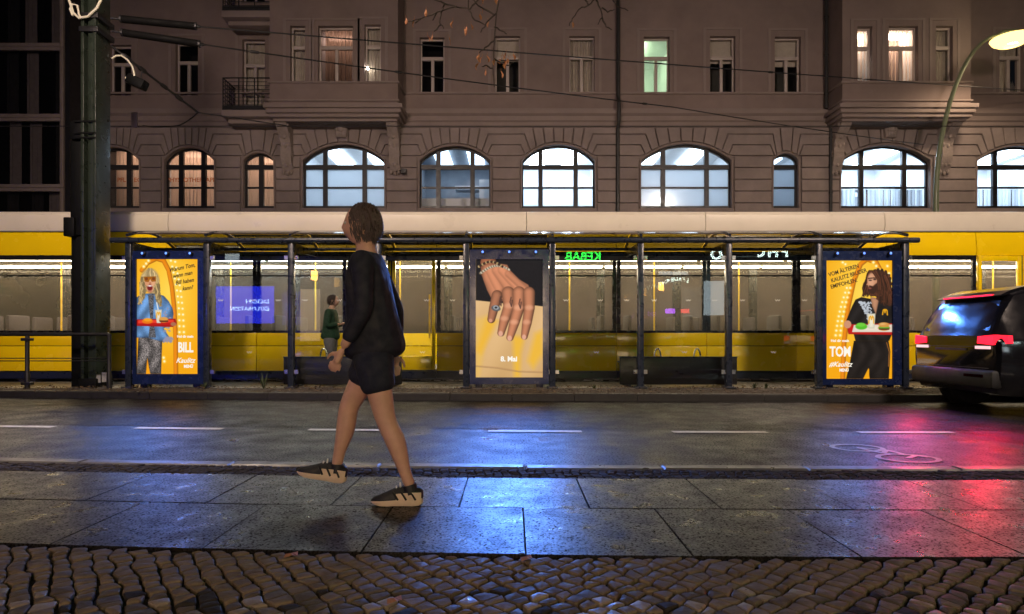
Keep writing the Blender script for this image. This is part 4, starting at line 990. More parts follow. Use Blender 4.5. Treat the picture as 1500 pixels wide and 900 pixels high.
for k in range(70):
    cx_ = 36+76*p1.rng.rand(); c_ = np.array([232, 200, 140])*(0.6+.45*p1.rng.rand()); p1.cap([(74+(cx_-74)*.8, 50+(cx_-74)**2/45+8*p1.rng.rand()), (cx_+8*(p1.rng.rand()-.5), 74+(cx_-74)**2/120), (cx_+(cx_-74)*.1+8*(p1.rng.rand()-.5), 94)], 3.4, c_, .3)
p1.pol([(40, 96), (108, 94), (106, 122), (84, 124), (76, 108), (66, 126), (44, 122)], (206, 118, 20), shade=.3); p1.ell(55, 108, 9, 8, (120, 62, 24), 2); p1.ell(94, 107, 9, 8, (120, 62, 24), 2)
p1.ell(75, 134, 7, 9, (190, 118, 86), 3); p1.ell(74, 156, 15, 17, (120, 28, 30), 2); p1.ell(74, 146, 12, 4, (250, 240, 230), 2); p1.ell(74, 178, 14, 6, (190, 124, 92), 3)
for (a, b) in (((40, 150), (20, 250)), ((108, 150), (132, 260)), ((32, 130), (36, 220)), ((114, 140), (118, 240))):
    for k in range(24):
        c_ = np.array([226, 192, 128])*(0.6+.45*p1.rng.rand()); j = p1.rng.rand()*14-7; p1.cap([(a[0]+(b[0]-a[0])*t+j+6*math.sin(t*9+k), a[1]+(b[1]-a[1])*t-24*p1.rng.rand()*t) for t in (0, .2, .4, .6, .8, 1)], [5, 5, 5, 4, 3, 2], c_, .35)
p1.pol([(0, 330), (215, 326), (222, 352), (200, 372), (0, 366)], (204, 22, 18), shade=.3); p1.pol([(10, 334), (205, 332), (205, 346), (8, 352)], (232, 60, 40))
p1.ell(204, 356, 16, 11, (170, 110, 80), 2); p1.ell(60, 340, 30, 14, (236, 120, 20), 2); p1.ell(62, 332, 22, 9, (246, 160, 30), 2)
p1.pol([(102, 278), (140, 276), (134, 350), (112, 350)], (246, 238, 214), shade=.2); p1.cap([(120, 278), (112, 238)], 3, (240, 240, 235), .2)
p1.cap([(110, 322), (112, 296), (117, 290), (121, 306), (126, 290), (131, 296), (132, 322)], 2.6, (246, 176, 10), .1)
p1.ell(150, 334, 26, 14, (200, 130, 50), 2); p1.pol([(126, 336), (176, 336), (174, 344), (128, 344)], (90, 40, 20)); p1.ell(150, 326, 24, 9, (222, 158, 76), 2)
# --- middle: a hand resting on a bag
p2 = Paint(372, 650, 150, 262, (222, 176, 122))
p2.put(np.ones(p2.u.shape), np.array([226, 184, 130.])+((p2.v-300)/350*-14)[..., None]*np.array([1, 1, 1.2])+6*np.sin(p2.u/38+p2.v/90)[..., None])
p2.pol([(0, 330), (90, 300), (60, 420), (20, 640), (0, 650)], (232, 186, 96), 14); p2.pol([(60, 330), (120, 340), (70, 440), (30, 520), (0, 500)], (238, 182, 60), 16)
p2.pol([(205, 420), (270, 430), (250, 520), (245, 650), (215, 650)], (238, 184, 62), 14); p2.pol([(330, 410), (372, 390), (372, 520), (320, 600), (290, 560)], (238, 184, 62), 16)
p2.cap([(0, 588), (120, 598), (240, 618), (372, 622)], 3, (192, 146, 98), .2, 3)
p2.pol([(0, -5), (377, -5), (377, 260), (290, 250), (170, 244), (60, 232), (0, 226)], (24, 24, 28), 2, noise=.5)
hand = (206, 134, 98)
p2.cap([(70, 20), (78, 70), (110, 140)], [44, 50, 46], (170, 104, 74), .35)
p2.pol([(30, 60), (44, 30), (120, 22), (175, 30), (190, 60), (240, 110), (292, 140), (308, 180), (300, 230), (250, 230), (140, 230), (90, 224), (62, 170), (40, 110)], hand, 2, shade=.35, fold=.05)
for a, b, rr, k in (((80, 60), (130, 160), 26, 1.06), ((120, 60), (200, 170), 30, 1.04), ((150, 60), (250, 170), 26, 1.08), ((180, 80), (290, 180), 18, .98)): p2.cap([a, b], rr, tuple(np.array(hand)*k), .25, 5)
def finger(pts, r, k=1.0):
    r = [v*1.28 for v in r]; p2.cap(pts, r, tuple(np.array(hand)*k), .5, 1.2)
    for q in (1, 2): p2.ell(pts[q][0]-2, pts[q][1]-4, r[q]*.7, r[q]*.45, tuple(np.array([228, 160, 124])*k), 6)
    e = pts[-1]; p2.ell(e[0]-2, e[1]+5, r[-1]*.6, r[-1]*.75, (226, 168, 142), 2)
p2.cap([(118, 200), (100, 270), (86, 330)], [30, 27, 22], tuple(np.array(hand)*.86), .5); p2.ell(82, 338, 10, 10, (214, 150, 122), 2)
finger([(180, 185), (185, 260), (160, 330), (140, 405)], [28, 25, 22, 16], .96); finger([(240, 185), (238, 270), (214, 350), (190, 430)], [28, 25, 22, 16], 1.0)
finger([(296, 185), (298, 270), (284, 350), (270, 424)], [26, 23, 21, 15], .97)
for a in ((196, 236), (246, 246), (138, 232)): p2.cap([(a[0], a[1]-26), (a[0]-6, a[1]), (a[0]+2, a[1]+24), (a[0]+6, a[1]-10)], 3.0, (86, 58, 52), .1, 2)
p2.ell(112, 270, 26, 16, (92, 94, 98), 2, 10); p2.ell(112, 266, 15, 11, (176, 178, 182), 2, 10); p2.ell(112, 266, 8, 6, (40, 42, 46), 2)
for k in range(26):
    t = k/25; p2.ell(24+160*t, 78-36*math.sin(t*math.pi*.9)-10*t, 7, 5.5, (208, 196, 170) if k % 2 else (120, 104, 84), 1.5, 40)
for k in range(20):
    t = k/19; p2.ell(18+130*t, 40-26*math.sin(t*math.pi), 7, 7, (60, 40, 32) if k % 3 else (190, 160, 110), 1.5)
# --- right: dark-haired figure with tray
p3 = Paint(356, 648, 150, 272, (250, 180, 20))
golden_back(p3, [(90, 648), (96, 460), (118, 260), (150, 110), (186, 20), (220, -8), (270, 10), (300, 70), (322, 200)], [((52, 410), (112, 150), 11, -8), ((76, 410), (130, 150), 11, -8), ((255, 10), (300, 70), 4, 0), ((330, 30), (356, 150), 4, 0), ((104, 20), (90, 10), 2, 0)])
p3.pol([(150, 440), (336, 440), (346, 500), (338, 648), (234, 648), (228, 590), (200, 648), (108, 648), (128, 560)], (30, 26, 24), shade=.5, noise=.35, fold=.35)
p3.pol([(232, 590), (206, 648), (232, 648)], (246, 168, 16))
p3.cap([(326, 450), (340, 500), (336, 580)], 2.5, (150, 96, 40), .1)
p3.pol([(190, 200), (240, 210), (300, 206), (356, 236), (356, 400), (340, 440), (158, 440), (148, 400), (130, 396), (104, 340), (140, 250), (158, 214)], (28, 26, 26), shade=.3, noise=.35, fold=.35)
for k in range(170):
    t = p3.rng.rand(); cx_, cy_ = 182+56*t+14*(p3.rng.rand()-.5), 216+120*t*p3.rng.rand()+10; p3.ell(cx_, cy_, 3.5, 3.5, (190, 196, 204), 1.5)
p3.pol([(238, 200), (286, 206), (268, 296), (248, 250)], (206, 148, 112), 2, shade=.3)
for k in range(120):
    a = p3.rng.rand()*6.28; rr = p3.rng.rand()**.5; cx_, cy_ = 282+64*rr*math.cos(a), 110+66*rr*math.sin(a)
    c_ = np.array([82, 46, 30])*(0.5+.8*p3.rng.rand()); p3.cap([(cx_, cy_), (cx_+10*(p3.rng.rand()-.5), cy_+18), (cx_+12*(p3.rng.rand()-.5), cy_+34)], 7, c_, .4)
for (a, b, c) in (((280, 54), (304, 120), (304, 240)), ((276, 60), (298, 110), (294, 220)), ((300, 60), (334, 130), (330, 250)), ((240, 56), (224, 100), (212, 200)), ((314, 80), (344, 150), (346, 240))):
    for k in range(40):
        j = 26*(p3.rng.rand()-.5); c_ = np.array([88, 50, 32])*(0.45+.8*p3.rng.rand()); p3.cap([(a[0]*(1-t)**2+2*b[0]*t*(1-t)+c[0]*t*t+j*(.7+.6*t)+7*math.sin(t*10+k*1.7)*t, a[1]*(1-t)**2+2*b[1]*t*(1-t)+c[1]*t*t-22*t*p3.rng.rand()) for t in (0, .17, .34, .5, .67, .84, 1)], [3, 4, 4, 4, 3.5, 3, 1.5], c_, .45)
p3.ell(252, 118, 29, 50, (202, 142, 106), 3, -6); p3.ell(242, 112, 16, 36, (220, 162, 126), 6)
p3.pol([(232, 136), (252, 140), (276, 120), (280, 160), (256, 186), (236, 176), (228, 158)], (58, 34, 24), 3); p3.ell(236, 152, 8, 4, (150, 80, 66), 2)
p3.pol([(226, 120), (216, 132), (232, 136)], (206, 144, 108), 2); p3.ell(238, 108, 8, 3.5, (40, 26, 22), 2); p3.cap([(228, 98), (248, 96)], 3, (50, 30, 22), .1, 2); p3.ell(262, 104, 8, 3.5, (40, 26, 22), 2); p3.cap([(254, 95), (272, 96)], 3, (50, 30, 22), .1, 2)
for k in range(16):
    j = 14*(p3.rng.rand()-.5); c_ = np.array([88, 50, 32])*(0.5+.8*p3.rng.rand()); p3.cap([(262+j, 62), (284+j*.6, 100), (288+j*.6, 160)], [8, 7, 5], c_, .4)
p3.cap([(304, 296), (308, 272), (314, 268), (317, 286), (321, 268), (328, 274), (330, 298)], 3.2, (238, 170, 20), .1)
p3.pol([(112, 350), (356, 344), (356, 408), (120, 404)], (206, 24, 22), shade=.2); p3.pol([(150, 354), (356, 350), (356, 392), (140, 392)], (240, 226, 208), shade=.1)
p3.ell(116, 350, 20, 22, (206, 146, 112), 2); p3.ell(190, 362, 32, 17, (84, 186, 40), 2); p3.ell(188, 352, 25, 11, (112, 206, 60), 2)
p3.pol([(222, 292), (266, 290), (260, 372), (228, 372)], (248, 240, 216), shade=.2); p3.cap([(230, 344), (233, 312), (239, 304), (244, 324), (249, 304), (255, 312), (257, 344)], 3, (246, 176, 10), .1)
p3.ell(312, 370, 32, 15, (196, 122, 44), 2); p3.pol([(282, 364), (342, 364), (340, 374), (284, 374)], (100, 170, 50)); p3.pol([(284, 372), (342, 372), (340, 380), (286, 380)], (80, 36, 18)); p3.ell(312, 352, 30, 13, (214, 148, 70), 2); p3.ell(304, 348, 14, 5, (236, 186, 116), 4)

emit('added_lens_blue', (.10, .25, 1), 2.5)
def screen(px, fr, scr, paint, label, texts, nm):
    Y = YS-.03; e = empty('advertising_display', (sx(px), Y+.1, PLZ), label, 'advert', 'lit advertising displays in the shelter')
    X0, X1, Z1, Z0 = PX(fr[0], Y), PX(fr[1], Y), PZ(fr[2], Y), PZ(fr[3], Y)
    a, b, c, d = PX(scr[0], Y), PX(scr[1], Y), PZ(scr[2], Y), PZ(scr[3], Y)
    ob('cabinet', MB().box(X0, X1, Y+.021, Y+.26, Z0, Z1), 'cabinet_blue', e, bevel=.012)
    f = MB(); f.box(X0, a, Y-.02, Y+.02, Z0, Z1); f.box(b, X1, Y-.02, Y+.02, Z0, Z1); f.box(a, b, Y-.02, Y+.02, Z0, d); f.box(a, b, Y-.02, Y+.02, c, Z1)
    ob('bezel', f, 'cabinet_blue', e)
    ob('foot', MB().box(X0+.1, X0+.22, Y+.05, Y+.2, PLZ-.01, Z0), 'cabinet_blue', e); ob('foot', MB().box(X1-.22, X1-.1, Y+.05, Y+.2, PLZ-.01, Z0), 'cabinet_blue', e)
    for k in range(3):  # added blue spotlights, only there to throw blue reflections on the wet ground
        lx = X0+(X1-X0)*(k+.5)/3; lz = Z1-.05
        h = ob('added_spotlight', MB().lathe([(.03, 0), (.034, .02), (.034, .06), (.02, .07)], (lx, Y-.09, lz), 'y', 12), 'black_matt', e, smooth=True)
        ob('lens', MB().ball((lx, Y-.088, lz), (.022, .006, .022), 10, 6), 'added_lens_blue', h)
        L = bpy.data.lights.new('added_blue_light', 'SPOT'); L.energy = nm/3; L.color = (.09, .27, 1); L.shadow_soft_size = .02; L.spot_size = R(66); L.spot_blend = .9
        lo = bpy.data.objects.new('added_blue_light', L); col.objects.link(lo); lo.location = (lx, Y-.11, lz-.01); lo.rotation_euler = (R(-(90-27)), 0, 0); lo.parent = e; lo.matrix_parent_inverse = Matrix.Translation(-e.location)
    s = paint.build('screen', e, *scr, Y+.012, 1.0)
    kx = (scr[1]-scr[0])/paint.W; ky = (scr[3]-scr[2])/paint.H
    for (t, u, v_, size, mat, kw) in texts:
        text('lettering', t, size*.74, (PX(scr[0]+u*kx, Y), Y+.008, PZ(scr[2]+v_*ky, Y)), mat, s, ext=.001, **kw)
screen(245, (195, 299, 368, 563), (200, 290, 380, 548), p1, 'lit yellow poster of a blonde figure in blue holding a red tray', [
    ('Warum Tom,', 250, 46, .135, 'print_black', dict(shear=.35, roll=12, sx=.85, bold=.002)), ('wenn man', 252, 84, .135, 'print_black', dict(shear=.35, roll=11, sx=.85, bold=.002)),
    ('Bill haben', 264, 122, .135, 'print_black', dict(shear=.35, roll=10, sx=.85, bold=.002)), ('kann?', 280, 158, .135, 'print_black', dict(shear=.35, roll=9, sx=.85, bold=.002)),
    ('Hol dir mein', 268, 424, .085, 'print_white', dict(sx=.9, bold=.002)), ('BILL', 270, 486, .33, 'print_white', dict(sx=.62, bold=.008)),
    ('Kaulitz', 268, 556, .17, 'print_white', dict(shear=.4, sx=.95, bold=.002)), ('MENÜ', 286, 588, .10, 'print_white', dict(sx=.8, bold=.003))], 760)
screen(746, (688, 804, 366, 563), (697, 795, 380, 553), p2, 'lit poster of a tattooed hand with rings on a beige bag', [('8. Mai', 184, 550, .165, 'print_white', dict(bold=.005))], 1200)
screen(1259, (1204, 1320, 368, 564), (1210, 1307, 382, 555), p3, 'lit yellow poster of a long-haired bearded figure in black holding a tray', [
    ('VOM ÄLTEREN', 96, 54, .135, 'print_black', dict(roll=17, sx=.85, bold=.002)), ('KAULITZ BRUDER', 124, 82, .135, 'print_black', dict(roll=17, sx=.82, bold=.002)), ('EMPFOHLEN.', 98, 126, .135, 'print_black', dict(roll=15, sx=.85, bold=.002)),
    ('Hol dir mein', 76, 440, .085, 'print_white', dict(sx=1, bold=.002)), ('TOM', 78, 502, .33, 'print_white', dict(sx=.70, bold=.008)),
    ('#Kaulitz', 78, 570, .17, 'print_white', dict(shear=.4, sx=.95, bold=.002)), ('MENÜ', 98, 602, .10, 'print_white', dict(sx=.8, bold=.003))], 800)

# ------------------------------------------------------------------ people
def skin_graph(V, E, root=0, sub=2):
    me = bpy.data.meshes.new('tmp'); me.from_pydata([v[:3] for v in V], E, []); o = bpy.data.objects.new('tmp', me); col.objects.link(o)
    md = o.modifiers.new('skin', 'SKIN'); md.use_smooth_shade = True
    sv = me.skin_vertices[0].data
    for i, v in enumerate(V):
        r = v[3]; sv[i].radius = r if isinstance(r, tuple) else (r, r); sv[i].use_root = (i == root)
    if sub: ms = o.modifiers.new('sub', 'SUBSURF'); ms.levels = sub; ms.render_levels = sub
    dg = bpy.context.evaluated_depsgraph_get(); dg.update(); out = bpy.data.meshes.new_from_object(o.evaluated_get(dg)); bpy.data.objects.remove(o); return out
def chain(pts, sub=1):
    return skin_graph(pts, [(i, i+1) for i in range(len(pts)-1)], 0, sub)
def union(meshes, voxel, name, mat, parent, smooth_it=4):
    bm = bmesh.new()
    for m in meshes: bm.from_mesh(m)
    me = bpy.data.meshes.new(name); bm.to_mesh(me); bm.free(); o = bpy.data.objects.new(name, me); col.objects.link(o)
    r = o.modifiers.new('r', 'REMESH'); r.mode = 'VOXEL'; r.voxel_size = voxel; r.use_smooth_shade = True
    s = o.modifiers.new('s', 'SMOOTH'); s.iterations = smooth_it; s.factor = .5
    dg = bpy.context.evaluated_depsgraph_get(); dg.update(); out = bpy.data.meshes.new_from_object(o.evaluated_get(dg)); bpy.data.objects.remove(o)
    out.materials.clear(); out.name = name
    return link(name, out, mat, parent)
def head_mesh(c, yaw, h=.235):
    # face looks along local +x
    m = MB(); n, k = 28, 20
    for i in range(k+1):
        ph = -math.pi/2+math.pi*i/k
        for j in range(n):
            a = 2*math.pi*j/n; x, y, z = math.cos(ph)*math.cos(a), math.cos(ph)*math.sin(a), math.sin(ph)
            wj = 1-.28*max(0, -z)**1.2; X, Y, Z = x*.095*(1-.08*max(0, -z)), y*.075*wj, z*h/2
            if x > 0 and z < -.2: X += .012*x
            if x > .75:
                fy = math.exp(-(y/.16)**2); X += .026*fy*math.exp(-((z+.12)/.13)**2)+.012*fy*math.exp(-((z-.12)/.2)**2)*.6
                X += .008*math.exp(-(y/.28)**2)*math.exp(-((z+.42)/.08)**2)
                X -= .009*(math.exp(-((abs(y)-.36)/.14)**2))*math.exp(-((z-.06)/.10)**2)
            if x < -.2: X -= .012*max(0, z+.3)
            m.v.append((X, Y, Z))
    for i in range(k):
        for j in range(n): m.f.append((i*n+j, i*n+(j+1) % n, (i+1)*n+(j+1) % n, (i+1)*n+j))
    for s_ in (-1, 1): m.ball((-.005, s_*.075, .0), (.022, .010, .032), 8, 6)
    mt = Matrix.Translation(c) @ Matrix.Rotation(yaw, 4, 'Z'); m.v = [tuple(mt @ Vector(v)) for v in m.v]
    return m.mesh('head')
def hand(wrist, direc, palm_n, curl=.5, s=1.0):
    # palm plus five separate bent fingers; direc = where fingers point, palm_n = palm normal
    d = Vector(direc).normalized(); nn = Vector(palm_n); nn = (nn-d*nn.dot(d)).normalized(); b = d.cross(nn); w = Vector(wrist); out = []
    out.append(chain([(*w, .024*s), (*(w+d*.035*s), (.024*s)), (*(w+d*.075*s), (.026*s)), (*(w+d*.09*s), .020*s)]))
    for k, (o, L) in enumerate(((-.030, .068), (-.010, .078), (.010, .072), (.028, .056))):
        p = w+d*.08*s+b*o*s; ps = [p]; ang = curl*.4; q = p
        for j in range(3):
            q = q+(d*math.cos(ang)+nn*math.sin(ang))*L*s*(.44, .32, .24)[j]; ps.append(q); ang += curl*.7
        out.append(chain([(*v, r*s) for v, r in zip(ps, (.0095, .009, .0085, .0075))]))
    t0 = w+d*.03*s-b*.025*s; t1 = t0-b*.028*s+d*.03*s+nn*.01*s; t2 = t1+d*.035*s-b*.006*s+nn*.012*s
    out.append(chain([(*t0, .013*s), (*t1, .011*s), (*t2, .009*s)])); return out
def shoe(parent, heel, toe, yn, black, cream, tilt=0, w=.092, L=.29):
    # heel and toe are ground points; local x from heel to toe
    hv, tv = Vector(heel), Vector(toe); d = (tv-hv).normalized(); up = Vector((0, 0, 1)); up = (up-d*up.dot(d)).normalized(); sdv = d.cross(up)
    def P(u, s_, z): return tuple(hv+d*u*L+sdv*s_*w+up*z*L/.29)
    def loft(rows):
        m = MB(); n = len(rows[0])
        for r in rows: m.v += r
        for i in range(len(rows)-1):
            for k in range(n): m.f.append((i*n+k, i*n+(k+1) % n, (i+1)*n+(k+1) % n, (i+1)*n+k))
        m.f.append(tuple(range(n))[::-1]); m.f.append(tuple(range((len(rows)-1)*n, len(rows)*n))); return m
    us = [0, .06, .18, .35, .52, .68, .82, .93, 1.0]; hw = [.22, .36, .42, .38, .40, .47, .48, .38, .16]; sole = [.040, .042, .040, .036, .032, .030, .028, .026, .022]; toes = [.012, .003, 0, 0, 0, 0, .002, .010, .018]
    so = ob('sole', loft([[P(u, s_*h_, z) for s_, z in ((-.92, b), (.92, b), (1.04, t), (.8, t+.004), (-.8, t+.004), (-1.04, t))] for u, h_, t, b in zip(us, hw, sole, toes)]), cream, parent, bevel=.004)
    tp = [.085, .100, .102, .112, .100, .078, .062, .050, .034]
    upr = ob('shoe_upper', loft([[P(u, s_*h_*.95, z) for s_, z in ((-1, t-.006), (1, t-.006), (.98, t+(q-t)*.5), (.62, t+(q-t)*.9), (0, q), (-.62, t+(q-t)*.9), (-.98, t+(q-t)*.5))] for u, h_, t, q in zip(us, hw, sole, tp)]), black, parent, smooth=True, ang=60)
    for u in (.12, .30, .46): ob('side_band', MB().path([P(u, -.44, .036), P(u+.05, -.44, .060), P(u+.11, -.37, .082)], .006, 6), 'shoe_black' if cream == 'shoe_cream' else cream, so)
    ob('heel_patch', loft([[P(u, s_*h_*1.0, z) for s_, z in ((-1, t), (-1.01, t+.035), (-.96, t+.035), (-.96, t))] for u, h_, t in ((.02, .30, .04), (.10, .42, .042), (.22, .435, .042), (.42, .40, .036), (.50, .395, .034))]), cream, upr)
    for k in range(4):
        u = .42+.075*k; ob('lace', MB().path([P(u, -.22, .104-.010*k*1.6), P(u+.02, 0, .122-.012*k*1.5), P(u+.03, .22, .104-.010*k*1.6)], .005, 6), 'lace', upr)
    return so
def person(name, label, J, yaw, cloth, voxel=.008, group=None, hands=None, sleeves=True, shorts=False, hairlen=0.0):
    base = (J['pelvis'][0], J['pelvis'][1], J['ground']); e = empty(name, base, label, 'person', group)
    V, E, idx = [], [], {}
    def add(k, p, r): idx[k] = len(V); V.append((*p, r))
    lerp = lambda a, b, t: tuple(a[i]+(b[i]-a[i])*t for i in range(3))
    add('pelvis', J['pelvis'], (.10, .10)); add('waist', lerp(J['pelvis'], J['chest'], .5), (.10, .10)); add('chest', J['chest'], (.12, .11)); add('nb', J['neck'], .062); add('nk', lerp(J['neck'], J['head'], .55), .052)
    E += [(0, 1), (1, 2), (2, 3), (3, 4)]
    for s_ in 'LR':
        add('sh'+s_, J['sh'+s_], .056); add('ua'+s_, lerp(J['sh'+s_], J['el'+s_], .5), .046); add('el'+s_, J['el'+s_], .038); add('fa'+s_, lerp(J['el'+s_], J['wr'+s_], .35), .038); add('wr'+s_, J['wr'+s_], .026)
        E += [(idx['chest'], idx['sh'+s_]), (idx['sh'+s_], idx['ua'+s_]), (idx['ua'+s_], idx['el'+s_]), (idx['el'+s_], idx['fa'+s_]), (idx['fa'+s_], idx['wr'+s_])]
        add('hp'+s_, J['hp'+s_], .065); add('th'+s_, lerp(J['hp'+s_], J['kn'+s_], .5), .082); add('kn'+s_, J['kn'+s_], .060)
        cf = lerp(J['kn'+s_], J['an'+s_], .3); cf = (cf[0]-math.cos(yaw)*.014, cf[1]-math.sin(yaw)*.014, cf[2]); add('cf'+s_, cf, .063); add('lc'+s_, lerp(J['kn'+s_], J['an'+s_], .72), .037); add('an'+s_, J['an'+s_], .034)
        E += [(idx['pelvis'], idx['hp'+s_]), (idx['hp'+s_], idx['th'+s_]), (idx['th'+s_], idx['kn'+s_]), (idx['kn'+s_], idx['cf'+s_]), (idx['cf'+s_], idx['lc'+s_]), (idx['lc'+s_], idx['an'+s_])]
    ms = [skin_graph(V, E, 0, 2), head_mesh(J['head'], yaw)]
    for s_ in 'LR':
        d, n_ = J['hd'+s_]; ms += hand(J['wr'+s_], d, n_, .55)
    union(ms, voxel, 'body', 'skin', e)
    # clothing
    V2, E2 = [], []
    def a2(p, r): V2.append((*p, r)); return len(V2)-1
    p0 = a2(lerp(J['pelvis'], J['chest'], -.30), (.175, .205)); p05 = a2(lerp(J['pelvis'], J['chest'], .05), (.17, .20)); p1_ = a2(lerp(J['pelvis'], J['chest'], .5), (.155, .15)); p2_ = a2(J['chest'], (.17, .15)); p3_ = a2(lerp(J['chest'], J['neck'], .85), .085); E2 += [(p0, p05), (p05, p1_), (p1_, p2_), (p2_, p3_)]
    for s_ in 'LR':
        q0 = a2(J['sh'+s_], .070); q1_ = a2(lerp(J['sh'+s_], J['el'+s_], .55), .060); q2_ = a2(J['el'+s_], .054); q3_ = a2(lerp(J['el'+s_], J['wr'+s_], .85), .040)
        E2 += [(p2_, q0), (q0, q1_), (q1_, q2_), (q2_, q3_)]
    union([skin_graph(V2, E2, 0, 2)], voxel, 'jacket', cloth[0], e, 3)
    V2, E2 = [], []; c0 = a2(lerp(J['pelvis'], J['chest'], .25), (.145, .165)); c1 = a2(lerp(J['pelvis'], J['chest'], -.05), (.15, .17)); E2.append((c0, c1))
    for s_ in 'LR':
        q0 = a2(J['hp'+s_], .125); q1_ = a2(lerp(J['hp'+s_], J['kn'+s_], .4), .106); E2 += [(c1, q0), (q0, q1_)]
        if shorts: q2_ = a2(lerp(J['hp'+s_], J['kn'+s_], .62), .108); E2.append((q1_, q2_))
        else:
            q2_ = a2(J['kn'+s_], .072); q3_ = a2(lerp(J['kn'+s_], J['an'+s_], .5), .068); q4 = a2(lerp(J['kn'+s_], J['an'+s_], 1.0), .055); E2 += [(q1_, q2_), (q2_, q3_), (q3_, q4)]
    union([skin_graph(V2, E2, 1, 2)], voxel, 'shorts' if shorts else 'trousers', cloth[1], e, 3)
    # hair: a cap of strands over the skull
    hm = MB(); hc = Vector(J['head']); mt = Matrix.Translation(hc) @ Matrix.Rotation(yaw, 4, 'Z'); rg = random.Random(5)
    hm.ball((-.016, 0, .028), (.098, .083, .102), 18, 12)
    hm.v = [(v[0] if v[0] < .055 or v[2] > .085 else .055, v[1], v[2]) for v in hm.v]
    for k in range(620):
        a = rg.uniform(.75, 5.5); z = rg.uniform(-.07, .125); rr = math.sqrt(max(.02, 1-((z-.028)/.105)**2)); x, y = .1*rr*math.cos(a)-.016, .084*rr*math.sin(a)
        L = rg.uniform(.02, .045)+hairlen
        hm.path([(x, y, z), (x*1.04-.005, y*1.05, z-L*.5), (x*1.0-.012, y*1.03, z-L)], [.004, .0036, .001], 4)
    hm.v = [tuple(mt @ Vector(v)) for v in hm.v]; ob('hair', hm, 'hair', e, smooth=True, ang=60)
    for s_ in (-1, 1):
        em = MB().ball((.080, s_*.030, .006), (.010, .012, .009), 10, 8); em.v = [tuple(mt @ Vector(v)) for v in em.v]; ob('eye', em, 'lace', e, smooth=True)
    lm = MB().ball((.098, 0, -.052), (.010, .024, .007), 10, 6); lm.v = [tuple(mt @ Vector(v)) for v in lm.v]
    return e
Yp = 3.6; g = .1
J = dict(ground=g, pelvis=(-.79, Yp, 1.0), chest=(-.815, Yp, 1.35), neck=(-.835, Yp, 1.535), head=(-.865, Yp, 1.685),
    shL=(-.82, Yp-.165, 1.465), elL=(-.80, Yp-.205, 1.19), wrL=(-.92, Yp-.19, .98), shR=(-.82, Yp+.165, 1.465), elR=(-.70, Yp+.20, 1.20), wrR=(-.70, Yp+.19, .95),
    hpL=(-.79, Yp-.085, .955), knL=(-.705, Yp-.085, .57), anL=(-.565, Yp-.075, .19), hpR=(-.79, Yp+.085, .955), knR=(-.965, Yp+.085, .62), anR=(-1.03, Yp+.08, .27),
    hdL=((-.45, 0, -1), (0, 1, 0)), hdR=((-.05, 0, -1), (0, -1, 0)))
pe = person('person', 'person walking in dark jacket, shorts and black trainers on the wet pavement', J, math.pi, ('jacket', 'shorts'), shorts=True, hairlen=.02)
shoe(pe, (-.50, Yp-.075, g+.001), (-.79, Yp-.075, g+.001), 0, 'shoe_black', 'shoe_cream')
shoe(pe, (-.975, Yp+.08, .185), (-1.255, Yp+.08, .235), 0, 'shoe_black', 'shoe_cream')
ob('sock', MB().path([(-.565, Yp-.075, .165), (-.578, Yp-.075, .215)], [.042, .041], 14), 'shoe_black', pe, smooth=True); ob('sock', MB().path([(-1.025, Yp+.08, .25), (-1.02, Yp+.08, .30)], [.042, .041], 14), 'shoe_black', pe, smooth=True)
xw, Yw, g = PX(484, 12.05), 12.05, PLZ
J = dict(ground=g, pelvis=(xw, Yw, g+.93), chest=(xw+.01, Yw, g+1.28), neck=(xw+.03, Yw, g+1.46), head=(xw+.06, Yw, g+1.60),
    shL=(xw+.01, Yw+.165, g+1.39), elL=(xw+.03, Yw+.19, g+1.12), wrL=(xw+.24, Yw+.09, g+1.16), shR=(xw+.01, Yw-.165, g+1.39), elR=(xw-.01, Yw-.20, g+1.11), wrR=(xw+.22, Yw-.09, g+1.15),
    hpL=(xw, Yw+.085, g+.89), knL=(xw+.02, Yw+.09, g+.49), anL=(xw-.01, Yw+.09, g+.09), hpR=(xw, Yw-.085, g+.89), knR=(xw+.03, Yw-.09, g+.49), anR=(xw+.02, Yw-.09, g+.09),
    hdL=((1, -.5, .3), (0, -.6, 1)), hdR=((1, .5, .3), (0, .6, 1)))
pw = person('person', 'person in dark green jacket and grey trousers waiting behind the shelter glass', J, .0, ('green_cloth', 'grey_cloth'), voxel=.012)
for dy, dx in ((.09, -.01), (-.09, .02)): shoe(pw, (xw+dx-.07, Yw+dy, g+.006), (xw+dx+.21, Yw+dy, g+.006), 0, 'shoe_black', 'shoe_black')
ph = ob('phone', MB().box(xw+.30, xw+.315, Yw-.037, Yw+.037, g+1.16, g+1.31), 'black_matt', bevel=.006); tag(ph, 'small dark phone held by the person waiting behind the shelter glass', 'phone')

